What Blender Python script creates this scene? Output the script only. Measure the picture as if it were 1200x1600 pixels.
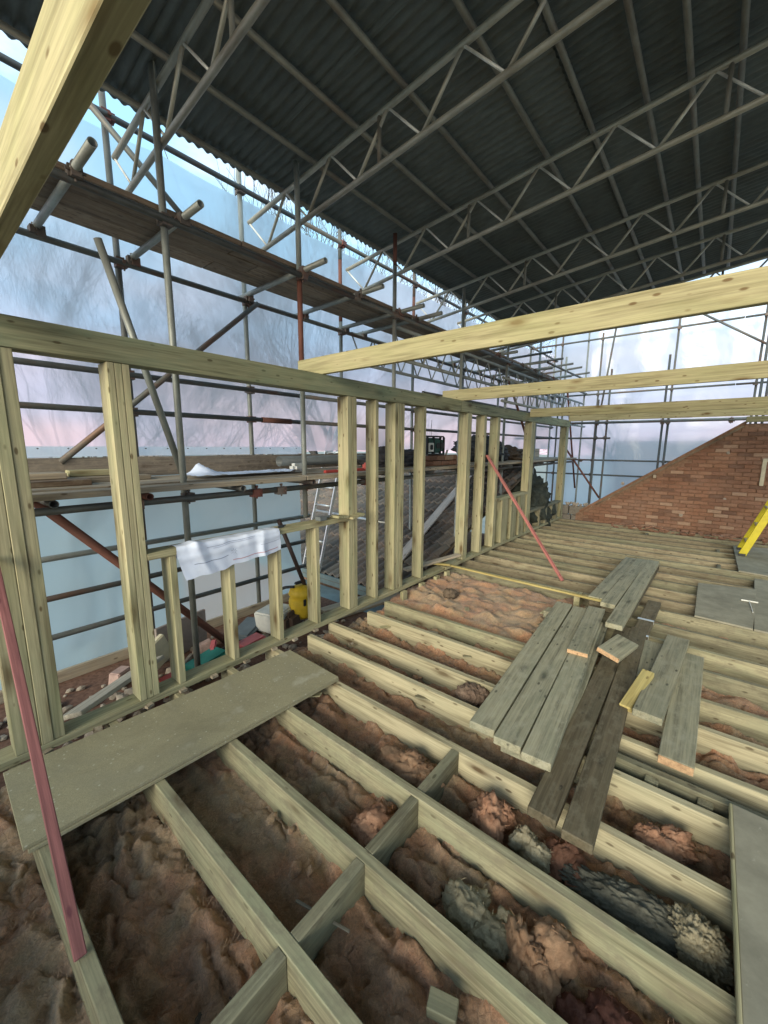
import bpy, bmesh, math, random
from math import radians, sin, cos, pi
from mathutils import Vector, Matrix, noise

random.seed(7)
S = bpy.context.scene
for o in list(bpy.data.objects):
    bpy.data.objects.remove(o)

# ------------------------------------------------------------------ camera
CAM = Vector((0, 0, 1.69))
th, ya, ro = 0.16434, 0.68719, 0.0059077
F_ = Vector((-sin(ya) * cos(th), cos(ya) * cos(th), -sin(th)))
R0 = Vector((cos(ya), sin(ya), 0)); U0 = R0.cross(F_)
R_ = R0 * cos(ro) + U0 * sin(ro); U_ = U0 * cos(ro) - R0 * sin(ro)
cd = bpy.data.cameras.new('camera'); cam = bpy.data.objects.new('camera', cd)
S.collection.objects.link(cam)
cam.matrix_world = Matrix(((R_.x, U_.x, -F_.x, CAM.x), (R_.y, U_.y, -F_.y, CAM.y), (R_.z, U_.z, -F_.z, CAM.z), (0, 0, 0, 1)))
cd.sensor_fit = 'VERTICAL'; cd.sensor_height = 36; cd.lens = 36 * 621.93 / 1600
cd.clip_start = 0.05; cd.clip_end = 900
S.camera = cam
S.render.resolution_x = 768; S.render.resolution_y = 1024

# ------------------------------------------------------------------ world, sun, exposure
SUN_EL, SUN_AZ = radians(17), radians(-148)      # sun stands low, behind the camera
W = bpy.data.worlds.new('World'); S.world = W; W.use_nodes = True
wn, wl = W.node_tree.nodes, W.node_tree.links
wn.clear()
def wnode(t, **k):
    n = wn.new(t)
    for a, b in k.items(): setattr(n, a, b)
    return n
out = wnode('ShaderNodeOutputWorld'); bg = wnode('ShaderNodeBackground')
sky = wnode('ShaderNodeTexSky', sky_type='NISHITA', sun_disc=False)
sky.sun_elevation = SUN_EL; sky.sun_rotation = radians(0) + (pi / 2 - SUN_AZ)
sky.air_density = 1.2; sky.dust_density = 1.5
tc = wnode('ShaderNodeTexCoord'); sep = wnode('ShaderNodeSeparateXYZ')
wl.new(tc.outputs['Generated'], sep.inputs[0])
ramp = wnode('ShaderNodeValToRGB')
wl.new(sep.outputs['Z'], ramp.inputs[0])
el = ramp.color_ramp.elements
el[0].position = 0.0; el[0].color = (.72, .60, .74, 1)
el[1].position = 1.0; el[1].color = (.32, .60, .84, 1)
for p_, c_ in ((.10, (.70, .64, .86, 1)), (.22, (.46, .66, .90, 1)), (.38, (.36, .70, .94, 1))):
    e = el.new(p_); e.color = c_
mp = wnode('ShaderNodeMapping'); mp.inputs['Scale'].default_value = (1.6, 1.6, 4.2)
mp.inputs['Location'].default_value = (.35, .8, .1)
wl.new(tc.outputs['Generated'], mp.inputs[0])
nz = wnode('ShaderNodeTexNoise'); nz.inputs['Scale'].default_value = 1.7; nz.inputs['Detail'].default_value = 6
nz.inputs['Roughness'].default_value = .6
wl.new(mp.outputs[0], nz.inputs['Vector'])
cr = wnode('ShaderNodeValToRGB'); cr.color_ramp.elements[0].position = .44; cr.color_ramp.elements[1].position = .60
wl.new(nz.outputs[0], cr.inputs[0])
cc = wnode('ShaderNodeValToRGB'); wl.new(sep.outputs['Z'], cc.inputs[0])
cc.color_ramp.elements[0].position = 0.06; cc.color_ramp.elements[0].color = (1.0, .66, .70, 1)
cc.color_ramp.elements[1].position = 0.35; cc.color_ramp.elements[1].color = (.66, .82, .98, 1)
mx = wnode('ShaderNodeMix', data_type='RGBA'); wl.new(cr.outputs[0], mx.inputs[0])
wl.new(ramp.outputs[0], mx.inputs[6]); wl.new(cc.outputs[0], mx.inputs[7])
sc = wnode('ShaderNodeVectorMath', operation='SCALE'); sc.inputs['Scale'].default_value = 10.0
wl.new(mx.outputs[2], sc.inputs[0])
m2 = wnode('ShaderNodeMix', data_type='RGBA'); m2.inputs[0].default_value = .75
wl.new(sky.outputs[0], m2.inputs[6]); wl.new(sc.outputs[0], m2.inputs[7])
wl.new(m2.outputs[2], bg.inputs[0]); bg.inputs[1].default_value = 0.1
wl.new(bg.outputs[0], out.inputs[0])

sl = bpy.data.lights.new('sun', 'SUN'); so = bpy.data.objects.new('sun', sl); S.collection.objects.link(so)
sl.energy = 3.0; sl.angle = radians(34); sl.color = (1.0, .93, .74)
sd = Vector((cos(SUN_EL) * cos(SUN_AZ + pi / 2 + radians(0)), 0, 0))
sdir = Vector((0.22, -1.0, 0)).normalized() * cos(SUN_EL) + Vector((0, 0, sin(SUN_EL)))
sky.sun_rotation = math.atan2(sdir.x, sdir.y)
so.rotation_euler = (-sdir).to_track_quat('-Z', 'Y').to_euler()
S.view_settings.view_transform = 'Standard'; S.view_settings.look = 'None'
S.view_settings.exposure = 0.93; S.view_settings.gamma = 1
S.view_settings.use_curve_mapping = False
S.render.engine = 'CYCLES'
S.cycles.max_bounces = 8; S.cycles.transparent_max_bounces = 12

# ------------------------------------------------------------------ helpers
COL = S.collection
def tag(o, label=None, cat=None, group=None, kind=None):
    if label: o['label'] = label
    if cat: o['category'] = cat
    if group: o['group'] = group
    if kind: o['kind'] = kind
    return o
def thing(name, label, cat, loc=(0, 0, 0), group=None, rz=0):
    o = bpy.data.objects.new(name, None); COL.objects.link(o)
    o.location = loc; o.rotation_euler = (0, 0, rz); o.empty_display_size = .1
    return tag(o, label, cat, group)
def link(name, me, mat=None, parent=None, M=None):
    if mat and not me.materials: me.materials.append(mat)
    o = bpy.data.objects.new(name, me); COL.objects.link(o)
    if M is None: M = Matrix.Identity(4)
    if parent is not None:
        o.parent = parent
        base = Matrix.Identity(4); p = parent
        while p is not None:
            base = p.matrix_basis @ base; p = p.parent
        M = base.inverted() @ M
    o.matrix_basis = M
    return o
def pydata(name, v, f, smooth=False):
    me = bpy.data.meshes.new(name); me.from_pydata(v, [], f); me.update()
    if smooth:
        for p in me.polygons: p.use_smooth = True
    return me
_bc = {}
def box_me(l, w, h, b=.003):
    k = (round(l, 3), round(w, 3), round(h, 3), b)
    if k in _bc: return _bc[k].copy() if False else _bc[k]
    bm = bmesh.new(); bmesh.ops.create_cube(bm, size=1)
    bmesh.ops.scale(bm, vec=(l, w, h), verts=bm.verts)
    if b: bmesh.ops.bevel(bm, geom=list(bm.edges), offset=min(b, w / 3, h / 3), segments=1, affect='EDGES')
    me = bpy.data.meshes.new('timber'); bm.to_mesh(me); bm.free(); _bc[k] = me
    return me
_mc = {}
def matme(me, mat):
    """a copy of a cached mesh for each material"""
    k = (me.name, mat.name)
    if k not in _mc:
        m = me.copy(); m.materials.append(mat); _mc[k] = m
    return _mc[k]
def frame(p0, p1, roll=0.0, up=(0, 0, 1)):
    p0, p1 = Vector(p0), Vector(p1); x = (p1 - p0).normalized(); up = Vector(up)
    if abs(x.dot(up)) > .99: up = Vector((0, 1, 0))
    y = up.cross(x).normalized(); z = x.cross(y)
    M = Matrix((( x.x, y.x, z.x, 0), (x.y, y.y, z.y, 0), (x.z, y.z, z.z, 0), (0, 0, 0, 1)))
    if roll: M = M @ Matrix.Rotation(roll, 4, 'X')
    return Matrix.Translation((p0 + p1) / 2) @ M, (p1 - p0).length
def bar(name, p0, p1, w, h, mat, parent=None, b=.003, roll=0.0):
    """timber of width w and depth h between two points, its grain along local X"""
    M, L = frame(p0, p1, roll)
    return link(name, matme(box_me(L, w, h, b), mat), None, parent, M)
def blk(name, x0, x1, y0, y1, z0, z1, mat, parent=None, b=.003):
    """upright or level box in world axes, grain along its longest side"""
    dx, dy, dz = x1 - x0, y1 - y0, z1 - z0
    c = Vector(((x0 + x1) / 2, (y0 + y1) / 2, (z0 + z1) / 2))
    if dz >= dx and dz >= dy: return bar(name, (c.x, c.y, z0), (c.x, c.y, z1), dx, dy, mat, parent, b)
    if dx >= dy: return bar(name, (x0, c.y, c.z), (x1, c.y, c.z), dy, dz, mat, parent, b)
    return bar(name, (c.x, y0, c.z), (c.x, y1, c.z), dx, dz, mat, parent, b)
_tc = {}
def tube_me(L, r, n=14, t=.004):
    k = (round(L, 2), r, n)
    if k in _tc: return _tc[k]
    v, f = [], []
    for (x, rr) in ((-L / 2, r), (L / 2, r), (L / 2, r - t), (-L / 2, r - t)):
        for i in range(n):
            a = 2 * pi * i / n; v.append((x, rr * cos(a), rr * sin(a)))
    for j in range(4):
        for i in range(n):
            a, b_ = j * n + i, j * n + (i + 1) % n
            c, d = ((j + 1) % 4) * n + (i + 1) % n, ((j + 1) % 4) * n + i
            f.append((a, d, c, b_))
    me = pydata('tube', v, f)
    for i, p in enumerate(me.polygons): p.use_smooth = (i // n) in (0, 2)
    _tc[k] = me
    return me
def tube(name, p0, p1, mat, parent=None, r=.0242):
    M, L = frame(p0, p1)
    return link(name, matme(tube_me(L, r), mat), None, parent, M)
def rod_bm(bm, p0, p1, r0, r1=None, n=6):
    r1 = r0 if r1 is None else r1
    M, L = frame(p0, p1)
    a = [bm.verts.new(M @ Vector((-L / 2, r0 * cos(2 * pi * i / n), r0 * sin(2 * pi * i / n)))) for i in range(n)]
    b = [bm.verts.new(M @ Vector((L / 2, r1 * cos(2 * pi * i / n), r1 * sin(2 * pi * i / n)))) for i in range(n)]
    for i in range(n): bm.faces.new((a[i], a[(i + 1) % n], b[(i + 1) % n], b[i]))
    bm.faces.new(a[::-1]); bm.faces.new(b)
def box_bm(bm, c, s, M=None):
    r = bmesh.ops.create_cube(bm, size=1)
    bmesh.ops.scale(bm, vec=s, verts=r['verts'])
    if M is not None: bmesh.ops.transform(bm, matrix=M, verts=r['verts'])
    bmesh.ops.translate(bm, vec=c, verts=r['verts'])
def bm_me(bm, name='part', smooth=False):
    bmesh.ops.recalc_face_normals(bm, faces=bm.faces)
    me = bpy.data.meshes.new(name); bm.to_mesh(me); bm.free()
    if smooth:
        for p in me.polygons: p.use_smooth = True
    return me
def fbm(x, y, z=0, o=4):
    return noise.fractal(Vector((x, y, z)), .9, 2.1, o)

# ------------------------------------------------------------------ materials
class NT:
    def __init__(s, name, rough=.7, metal=0, spec=.3):
        s.m = bpy.data.materials.new(name); s.m.use_nodes = True
        s.n, s.l = s.m.node_tree.nodes, s.m.node_tree.links
        s.b = s.n['Principled BSDF']
        s.b.inputs['Roughness'].default_value = rough; s.b.inputs['Metallic'].default_value = metal
        s.b.inputs['Specular IOR Level'].default_value = spec
    def N(s, t, **k):
        n = s.n.new(t)
        for a, b in k.items():
            if a in n.inputs.keys(): n.inputs[a].default_value = b
            else: setattr(n, a, b)
        return n
    def L(s, a, b): s.l.new(a, b)
    def ramp(s, fac, *st):
        r = s.N('ShaderNodeValToRGB'); e = r.color_ramp.elements
        e[0].position, e[0].color = st[0][0], tuple(st[0][1]) + (1,)
        e[1].position, e[1].color = st[-1][0], tuple(st[-1][1]) + (1,)
        for p, c in st[1:-1]:
            q = e.new(p); q.color = tuple(c) + (1,)
        s.L(fac, r.inputs[0]); return r.outputs[0]
    def mix(s, fac, a, b, mode='MIX'):
        m = s.N('ShaderNodeMix', data_type='RGBA', blend_type=mode)
        for i, q in ((0, fac), (6, a), (7, b)):
            if isinstance(q, (int, float)): m.inputs[i].default_value = q
            elif isinstance(q, tuple): m.inputs[i].default_value = q + (1,)
            else: s.L(q, m.inputs[i])
        return m.outputs[2]
    def coords(s, scale, rnd=True, space='Object'):
        t = s.N('ShaderNodeTexCoord'); v = t.outputs[space]
        if rnd:
            o = s.N('ShaderNodeObjectInfo'); a = s.N('ShaderNodeVectorMath', operation='SCALE'); 
            c = s.N('ShaderNodeCombineXYZ', X=37.0, Y=61.0, Z=23.0)
            s.L(c.outputs[0], a.inputs[0]); s.L(o.outputs['Random'], a.inputs['Scale'])
            d = s.N('ShaderNodeVectorMath', operation='ADD'); s.L(v, d.inputs[0]); s.L(a.outputs[0], d.inputs[1]); v = d.outputs[0]
        m = s.N('ShaderNodeMapping'); m.inputs['Scale'].default_value = scale; s.L(v, m.inputs[0])
        return m.outputs[0]
    def noise(s, vec, sc=1, det=5, rough=.55, dist=0):
        n = s.N('ShaderNodeTexNoise'); n.inputs['Scale'].default_value = sc; n.inputs['Detail'].default_value = det
        n.inputs['Roughness'].default_value = rough; n.inputs['Distortion'].default_value = dist
        s.L(vec, n.inputs['Vector']); return n.outputs[0]
    def bump(s, h, st=.3, d=.005):
        b = s.N('ShaderNodeBump'); b.inputs['Strength'].default_value = st; b.inputs['Distance'].default_value = d
        s.L(h, b.inputs['Height']); s.L(b.outputs[0], s.b.inputs['Normal'])
    def base(s, c):
        if isinstance(c, tuple): s.b.inputs['Base Color'].default_value = c + (1,)
        else: s.L(c, s.b.inputs['Base Color'])

def wood(name, light, dark, knot, stain, knots=.13, stain_amt=.35, rough=.75, vary=.25, dirt=None):
    m = NT(name, rough, 0, .25)
    g = m.noise(m.coords((.9, 16, 16)), 1.6, 6, .6, .35)
    fine = m.noise(m.coords((3, 110, 110)), 1, 3, .6)
    c = m.ramp(g, (.34, tuple(x * .85 for x in dark)), (.50, light), (.72, tuple(x * 1.12 for x in light)))
    c = m.mix(.5, c, m.ramp(fine, (.3, (.45, .45, .45)), (.7, (1.3, 1.3, 1.3))), 'MULTIPLY')
    # knots
    v = m.N('ShaderNodeTexVoronoi'); v.inputs['Scale'].default_value = 1; v.inputs['Randomness'].default_value = 1
    kc = m.coords((2.3, 7.0, 7.0))
    wob = m.N('ShaderNodeVectorMath', operation='SCALE'); wob.inputs['Scale'].default_value = .12
    nn = m.N('ShaderNodeTexNoise'); nn.inputs['Scale'].default_value = 3; m.L(kc, nn.inputs['Vector']); m.L(nn.outputs['Color'], wob.inputs[0])
    ad = m.N('ShaderNodeVectorMath', operation='ADD'); m.L(kc, ad.inputs[0]); m.L(wob.outputs[0], ad.inputs[1])
    m.L(ad.outputs[0], v.inputs['Vector'])
    kf = m.ramp(v.outputs['Distance'], (knots * .6, (1, 1, 1)), (knots * 1.05, (.5, .5, .5)), (knots * 2.0, (0, 0, 0)))
    c = m.mix(kf, c, knot)
    v2 = m.N('ShaderNodeTexVoronoi'); v2.inputs['Scale'].default_value = 1; m.L(m.coords((6.5, 16, 16)), v2.inputs['Vector'])
    c = m.mix(m.ramp(v2.outputs['Distance'], (.09, (.85, .85, .85)), (.15, (0, 0, 0))), c, tuple(q * .8 for q in knot))
    # broad stain / treatment colour
    sn = m.noise(m.coords((1.3, 4, 4)), 1.8, 4, .6)
    sf = m.ramp(sn, (.46, (0, 0, 0)), (.72, (stain_amt,) * 3))
    c = m.mix(sf, c, stain)
    if dirt:
        dn = m.noise(m.coords((5, 9, 9)), 2.2, 7, .7)
        c = m.mix(m.ramp(dn, (.48, (0, 0, 0)), (.66, (.75, .75, .75))), c, dirt)
    o = m.N('ShaderNodeObjectInfo')
    mr = m.N('ShaderNodeMapRange'); mr.inputs['To Min'].default_value = 1 - vary; mr.inputs['To Max'].default_value = 1 + vary * .6
    m.L(o.outputs['Random'], mr.inputs[0])
    h = m.N('ShaderNodeHueSaturation'); m.L(mr.outputs[0], h.inputs['Value']); m.L(c, h.inputs['Color'])
    m.base(h.outputs[0])
    m.bump(g, .5, .004)
    return m.m
W_BEAM = wood('treated_beam_timber', (.46, .41, .235), (.36, .315, .17), (.17, .10, .04), (.42, .42, .20), .12, .35, vary=.10)
W_STUD = wood('treated_stud_timber', (.44, .395, .24), (.32, .285, .165), (.14, .095, .045), (.29, .325, .175), .16, .45, vary=.16)
W_PLATE = wood('green_treated_plate_timber', (.28, .27, .16), (.20, .20, .115), (.10, .08, .04), (.20, .25, .16), .14, .6, vary=.1)
W_JOIST = wood('joist_timber', (.35, .315, .20), (.23, .205, .125), (.13, .09, .05), (.30, .32, .20), .13, .5, vary=.22, dirt=(.22, .19, .13))
W_JOIST_LIT = wood('lit_pale_joist_timber', (.48, .42, .275), (.34, .29, .18), (.13, .09, .05), (.42, .40, .26), .13, .4, vary=.08)  # brighter joist tone: light on the middle joists put into the colour
W_JOISTB = wood('dusty_joist_timber', (.30, .255, .17), (.195, .165, .105), (.10, .065, .04), (.26, .25, .16), .14, .5, vary=.3, dirt=(.17, .13, .09))
W_JOISTD = wood('older_joist_timber', (.27, .245, .16), (.19, .17, .11), (.09, .07, .04), (.20, .22, .15), .12, .5, vary=.2, dirt=(.15, .13, .09))
W_GREY = wood('weathered_grey_plank', (.35, .325, .225), (.24, .225, .155), (.09, .085, .06), (.20, .215, .155), .11, .6, vary=.14, dirt=(.37, .35, .26))
W_DARK = wood('dark_wet_plank', (.15, .12, .075), (.095, .075, .045), (.05, .04, .025), (.12, .11, .07), .10, .5, vary=.12, dirt=(.20, .175, .12))
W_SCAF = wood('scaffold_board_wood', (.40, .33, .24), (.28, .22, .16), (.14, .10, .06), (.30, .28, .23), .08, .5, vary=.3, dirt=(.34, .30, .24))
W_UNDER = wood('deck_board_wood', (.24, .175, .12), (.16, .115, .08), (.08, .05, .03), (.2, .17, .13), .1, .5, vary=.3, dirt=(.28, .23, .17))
W_TOE = wood('toe_board_wood', (.235, .20, .165), (.17, .145, .12), (.09, .06, .045), (.28, .25, .21), .1, .5, vary=.2, dirt=(.33, .28, .22))
W_BROWN = wood('brown_old_board', (.15, .105, .07), (.095, .065, .045), (.05, .035, .02), (.18, .15, .11), .08, .5, vary=.3, dirt=(.22, .18, .13))
W_CEM = wood('cement_stained_board', (.50, .46, .38), (.42, .38, .31), (.3, .25, .2), (.55, .52, .46), .05, .5, vary=.05)
W_PLK = wood('pinkish_new_plank', (.56, .46, .39), (.46, .37, .31), (.25, .17, .12), (.5, .44, .38), .06, .4, vary=.05)
W_YEL = wood('yellow_batten', (.50, .40, .16), (.40, .31, .11), (.2, .13, .05), (.45, .42, .2), .08, .4, vary=.1)
W_PINK = wood('pink_dyed_batten', (.50, .185, .16), (.41, .135, .12), (.25, .08, .07), (.44, .20, .17), .05, .3, vary=.05)
W_PINKD = wood('crimson_dyed_batten', (.27, .11, .105), (.20, .08, .08), (.15, .05, .06), (.33, .13, .13), .05, .3, vary=.05)
W_END = wood('fresh_cut_end', (.52, .33, .19), (.42, .25, .14), (.25, .13, .06), (.5, .34, .2), .05, .3, vary=.05)

def metal(name, c, rust=None, amt=.4, rough=.5, met=.55, vary=.15):
    m = NT(name, rough, met, .4)
    n = m.noise(m.coords((6, 14, 14)), 1.2, 6, .65)
    col = m.ramp(n, (.3, tuple(x * .7 for x in c)), (.6, c), (.8, tuple(min(1, x * 1.25) for x in c)))
    if rust:
        r = m.noise(m.coords((1.1, 2, 2)), 1.6, 6, .7)
        col = m.mix(m.ramp(r, (.5, (0, 0, 0)), (.64, (amt,) * 3)), col, rust)
    o = m.N('ShaderNodeObjectInfo'); mr = m.N('ShaderNodeMapRange'); mr.inputs['To Min'].default_value = 1 - vary; mr.inputs['To Max'].default_value = 1 + vary
    m.L(o.outputs['Random'], mr.inputs[0])
    h = m.N('ShaderNodeHueSaturation'); m.L(mr.outputs[0], h.inputs['Value']); m.L(col, h.inputs['Color'])
    m.base(h.outputs[0]); m.bump(n, .2, .002)
    return m.m
M_TUBE = metal('galvanised_tube', (.29, .31, .285), (.17, .13, .10), .25, .55, .4)
M_TUBED = metal('dark_tube', (.13, .135, .125), (.16, .08, .05), .7, .6, .4)
M_RUST = metal('rusty_red_tube', (.17, .07, .05), (.12, .06, .045), .6, .75, .15)
M_LACE = metal('bright_lacing_rod', (.80, .79, .72), None, 0, .45, .2)
M_BRONZE = metal('roof_beam_tube', (.50, .48, .39), (.24, .18, .12), .4, .5, .4)
M_PURL = metal('roof_purlin', (.24, .23, .19), (.15, .10, .07), .5, .6, .3)
M_ROOF = metal('corrugated_roof_steel', (.15, .17, .165), (.12, .11, .09), .3, .62, .25, .2)
M_BRN = metal('brown_tube', (.075, .05, .045), (.10, .06, .045), .5, .6, .2)
M_CLAMP = metal('coupler_steel', (.16, .13, .11), (.20, .08, .05), .8, .65, .5)
M_CLAMPR = metal('red_coupler', (.16, .06, .045), (.14, .06, .04), .5, .6, .3)
M_ALU = metal('aluminium', (.62, .63, .62), None, 0, .35, .7)

def plain(name, c, rough=.5, spec=.4, var=.12, sc=12, metal_=0):
    m = NT(name, rough, metal_, spec)
    n = m.noise(m.coords((1, 1, 1)), sc, 5, .6)
    m.base(m.ramp(n, (.3, tuple(x * (1 - var) for x in c)), (.7, tuple(x * (1 + var) for x in c))))
    m.bump(n, .15, .003)
    return m.m
P_BLACK = plain('black_plastic', (.025, .027, .03)); P_YELLOW = plain('yellow_plastic', (.62, .42, .03))
P_LADDER = plain('yellow_fibreglass', (.60, .50, .02), .45); P_GREEN = plain('dark_green_plastic', (.02, .075, .06))
P_WHITE = plain('off_white_plastic', (.66, .66, .62)); P_RED = plain('red_plastic', (.42, .06, .05))
P_PINKPL = plain('pink_plastic', (.55, .14, .15)); P_TEAL = plain('teal_plastic', (.03, .22, .18))
P_GREY = plain('grey_pvc', (.12, .135, .14), .4); P_BLUEG = plain('blue_grey_bag', (.16, .19, .21), .7)
P_STONE = plain('pale_rubble', (.34, .29, .24), .9, .1, .3, 25); P_RUBBLE = plain('brown_rubble', (.17, .10, .075), .95, .1, .4, 30)
P_CREAM = plain('cream_paint', (.55, .50, .36)); P_PINKW = plain('pinkish_plaster', (.42, .30, .27), .9, .1, .2, 20)
P_BLOCK = plain('concrete_block', (.20, .18, .155), .95, .1, .25, 30)
P_FLASH = plain('leaden_flashing', (.13, .17, .165), .5, .4, .2, 8)
P_PLASTER = plain('ceiling_plaster', (.10, .085, .07), .95, .1, .3, 6)
P_CHIP = None
def chip():
    m = NT('chipboard', .85, 0, .2)
    n = m.noise(m.coords((1, 1, 1)), 220, 3, .7); b = m.noise(m.coords((1, 1, 1)), 3.5, 6, .65)
    c = m.ramp(n, (.3, (.25, .225, .14)), (.55, (.345, .31, .20)), (.75, (.41, .375, .26)))
    c = m.mix(m.ramp(b, (.45, (0, 0, 0)), (.75, (.5, .5, .5))), c, (.235, .225, .17))
    s = m.noise(m.coords((1, 1, 1)), 7, 3, .5)
    c = m.mix(m.ramp(s, (.62, (0, 0, 0)), (.72, (.55, .55, .55))), c, (.47, .44, .34))
    d = m.noise(m.coords((1, 1, 1)), 1.6, 8, .75, .8); c = m.mix(m.ramp(d, (.50, (0, 0, 0)), (.66, (.45, .45, .45))), c, (.19, .17, .11))
    k = m.N('ShaderNodeTexVoronoi'); k.inputs['Scale'].default_value = 26; m.L(m.coords((1, 1, 1)), k.inputs['Vector'])
    c = m.mix(m.ramp(k.outputs['Distance'], (.10, (.6, .6, .6)), (.17, (0, 0, 0))), c, (.52, .50, .40))
    m.base(c); m.bump(n, .2, .001); return m.m
P_CHIP = chip()
def greypanel():
    m = NT('grey_site_panel', .9, 0, .08)
    b = m.noise(m.coords((1, 1, 1)), 4, 7, .7); s = m.noise(m.coords((3, 1, 1)), 9, 8, .75, .6)
    c = m.ramp(b, (.35, (.24, .225, .175)), (.65, (.36, .335, .26)))
    c = m.mix(m.ramp(s, (.60, (0, 0, 0)), (.66, (.6, .6, .6)), (.72, (0, 0, 0))), c, (.42, .40, .33))
    m.base(c); m.bump(s, .2, .002); return m.m
P_PANEL = greypanel()
def wool():
    m = NT('pink_glass_wool', .97, 0, .05)
    v = m.coords((1, 1, 1), False)
    big = m.noise(v, 1.7, 4, .6); mid = m.noise(v, 11, 7, .7, .4); fin = m.noise(v, 48, 7, .8, 1.6)
    c = m.ramp(big, (.34, (.31, .20, .12)), (.46, (.42, .22, .13)), (.54, (.34, .24, .145)), (.64, (.44, .32, .205)))
    c = m.mix(m.ramp(mid, (.42, (0, 0, 0)), (.68, (.7, .7, .7))), c, (.50, .31, .195))
    c = m.mix(.6, c, m.ramp(fin, (.36, (.36, .33, .3)), (.62, (1.6, 1.55, 1.5))), 'MULTIPLY')
    m.base(c)
    m.b.inputs['Sheen Weight'].default_value = .25
    ad = m.N('ShaderNodeMath', operation='ADD'); m.L(mid, ad.inputs[0]); m.L(fin, ad.inputs[1])
    m.bump(ad.outputs[0], .9, .012); return m.m
P_WOOL = wool()
def lump_mat(name, a, b):
    m = NT(name, .97, 0, .05)
    v = m.coords((1, 1, 1)); n = m.noise(v, 9, 7, .7, .5); f = m.noise(v, 55, 7, .8, 1.6)
    c = m.mix(.5, m.ramp(n, (.35, a), (.65, b)), m.ramp(f, (.3, (.45, .45, .45)), (.66, (1.35, 1.35, 1.35))), 'MULTIPLY')
    m.base(c); m.bump(f, .8, .01); return m.m
L_PINK = lump_mat('salmon_wool', (.34, .17, .105), (.50, .29, .19)); L_WHITE = lump_mat('grey_white_wool', (.30, .25, .16), (.46, .40, .28))
L_GREY = lump_mat('charcoal_wool', (.075, .07, .055), (.20, .19, .15)); L_TAN = lump_mat('tan_wool', (.35, .20, .12), (.46, .29, .18))
def brickm(name, cols, mort=False):
    m = NT(name, .93, 0, .1)
    o = m.N('ShaderNodeObjectInfo'); g = m.N('ShaderNodeNewGeometry')
    a = m.N('ShaderNodeMath', operation='ADD'); m.L(o.outputs['Random'], a.inputs[0]); m.L(g.outputs['Random Per Island'], a.inputs[1])
    fr = m.N('ShaderNodeMath', operation='FRACT'); m.L(a.outputs[0], fr.inputs[0])
    r = m.N('ShaderNodeValToRGB'); r.color_ramp.interpolation = 'CONSTANT'; m.L(fr.outputs[0], r.inputs[0])
    e = r.color_ramp.elements; e[0].position = 0; e[0].color = cols[0] + (1,); e[1].position = 1 / len(cols); e[1].color = cols[1] + (1,)
    for i, c in enumerate(cols[2:], 2):
        q = e.new(i / len(cols)); q.color = c + (1,)
    n = m.noise(m.coords((1, 1, 1)), 22, 6, .7)
    pn = m.noise(g.outputs['Position'], 1.3, 6, .7); pd = m.ramp(pn, (.42, (0, 0, 0)), (.68, (.5, .5, .5)))
    c = m.mix(.45, m.mix(pd, r.outputs[0], (.30, .21, .165)), m.ramp(n, (.3, (.6, .6, .6)), (.7, (1.35, 1.3, 1.25))), 'MULTIPLY')
    m.base(c); m.bump(n, .5, .006); return m.m
P_BRICK = brickm('red_brick', [(.27, .145, .095), (.25, .13, .085), (.23, .12, .08), (.29, .165, .11), (.20, .105, .07), (.26, .14, .09), (.235, .125, .085), (.37, .25, .18), (.25, .135, .09), (.16, .09, .065)])
P_MORTAR = plain('red_brown_mortar', (.23, .14, .095), .95, .1, .3, 18)
P_TILE = brickm('weathered_roof_tile', [(.14, .135, .125), (.11, .105, .10), (.17, .155, .14), (.13, .125, .115), (.20, .18, .155), (.095, .09, .085)])
def paper():
    m = NT('drawing_paper', .7, 0, .3); n = m.noise(m.coords((1, 1, 1)), 5, 5, .6)
    m.base(m.ramp(n, (.3, (.62, .69, .86)), (.7, (.72, .78, .92)))); m.bump(n, .3, .01); return m.m
P_PAPER = paper(); P_INK = plain('faded_ink', (.20, .24, .36)); P_INKR = plain('pinkish_ink', (.50, .30, .36))
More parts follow.
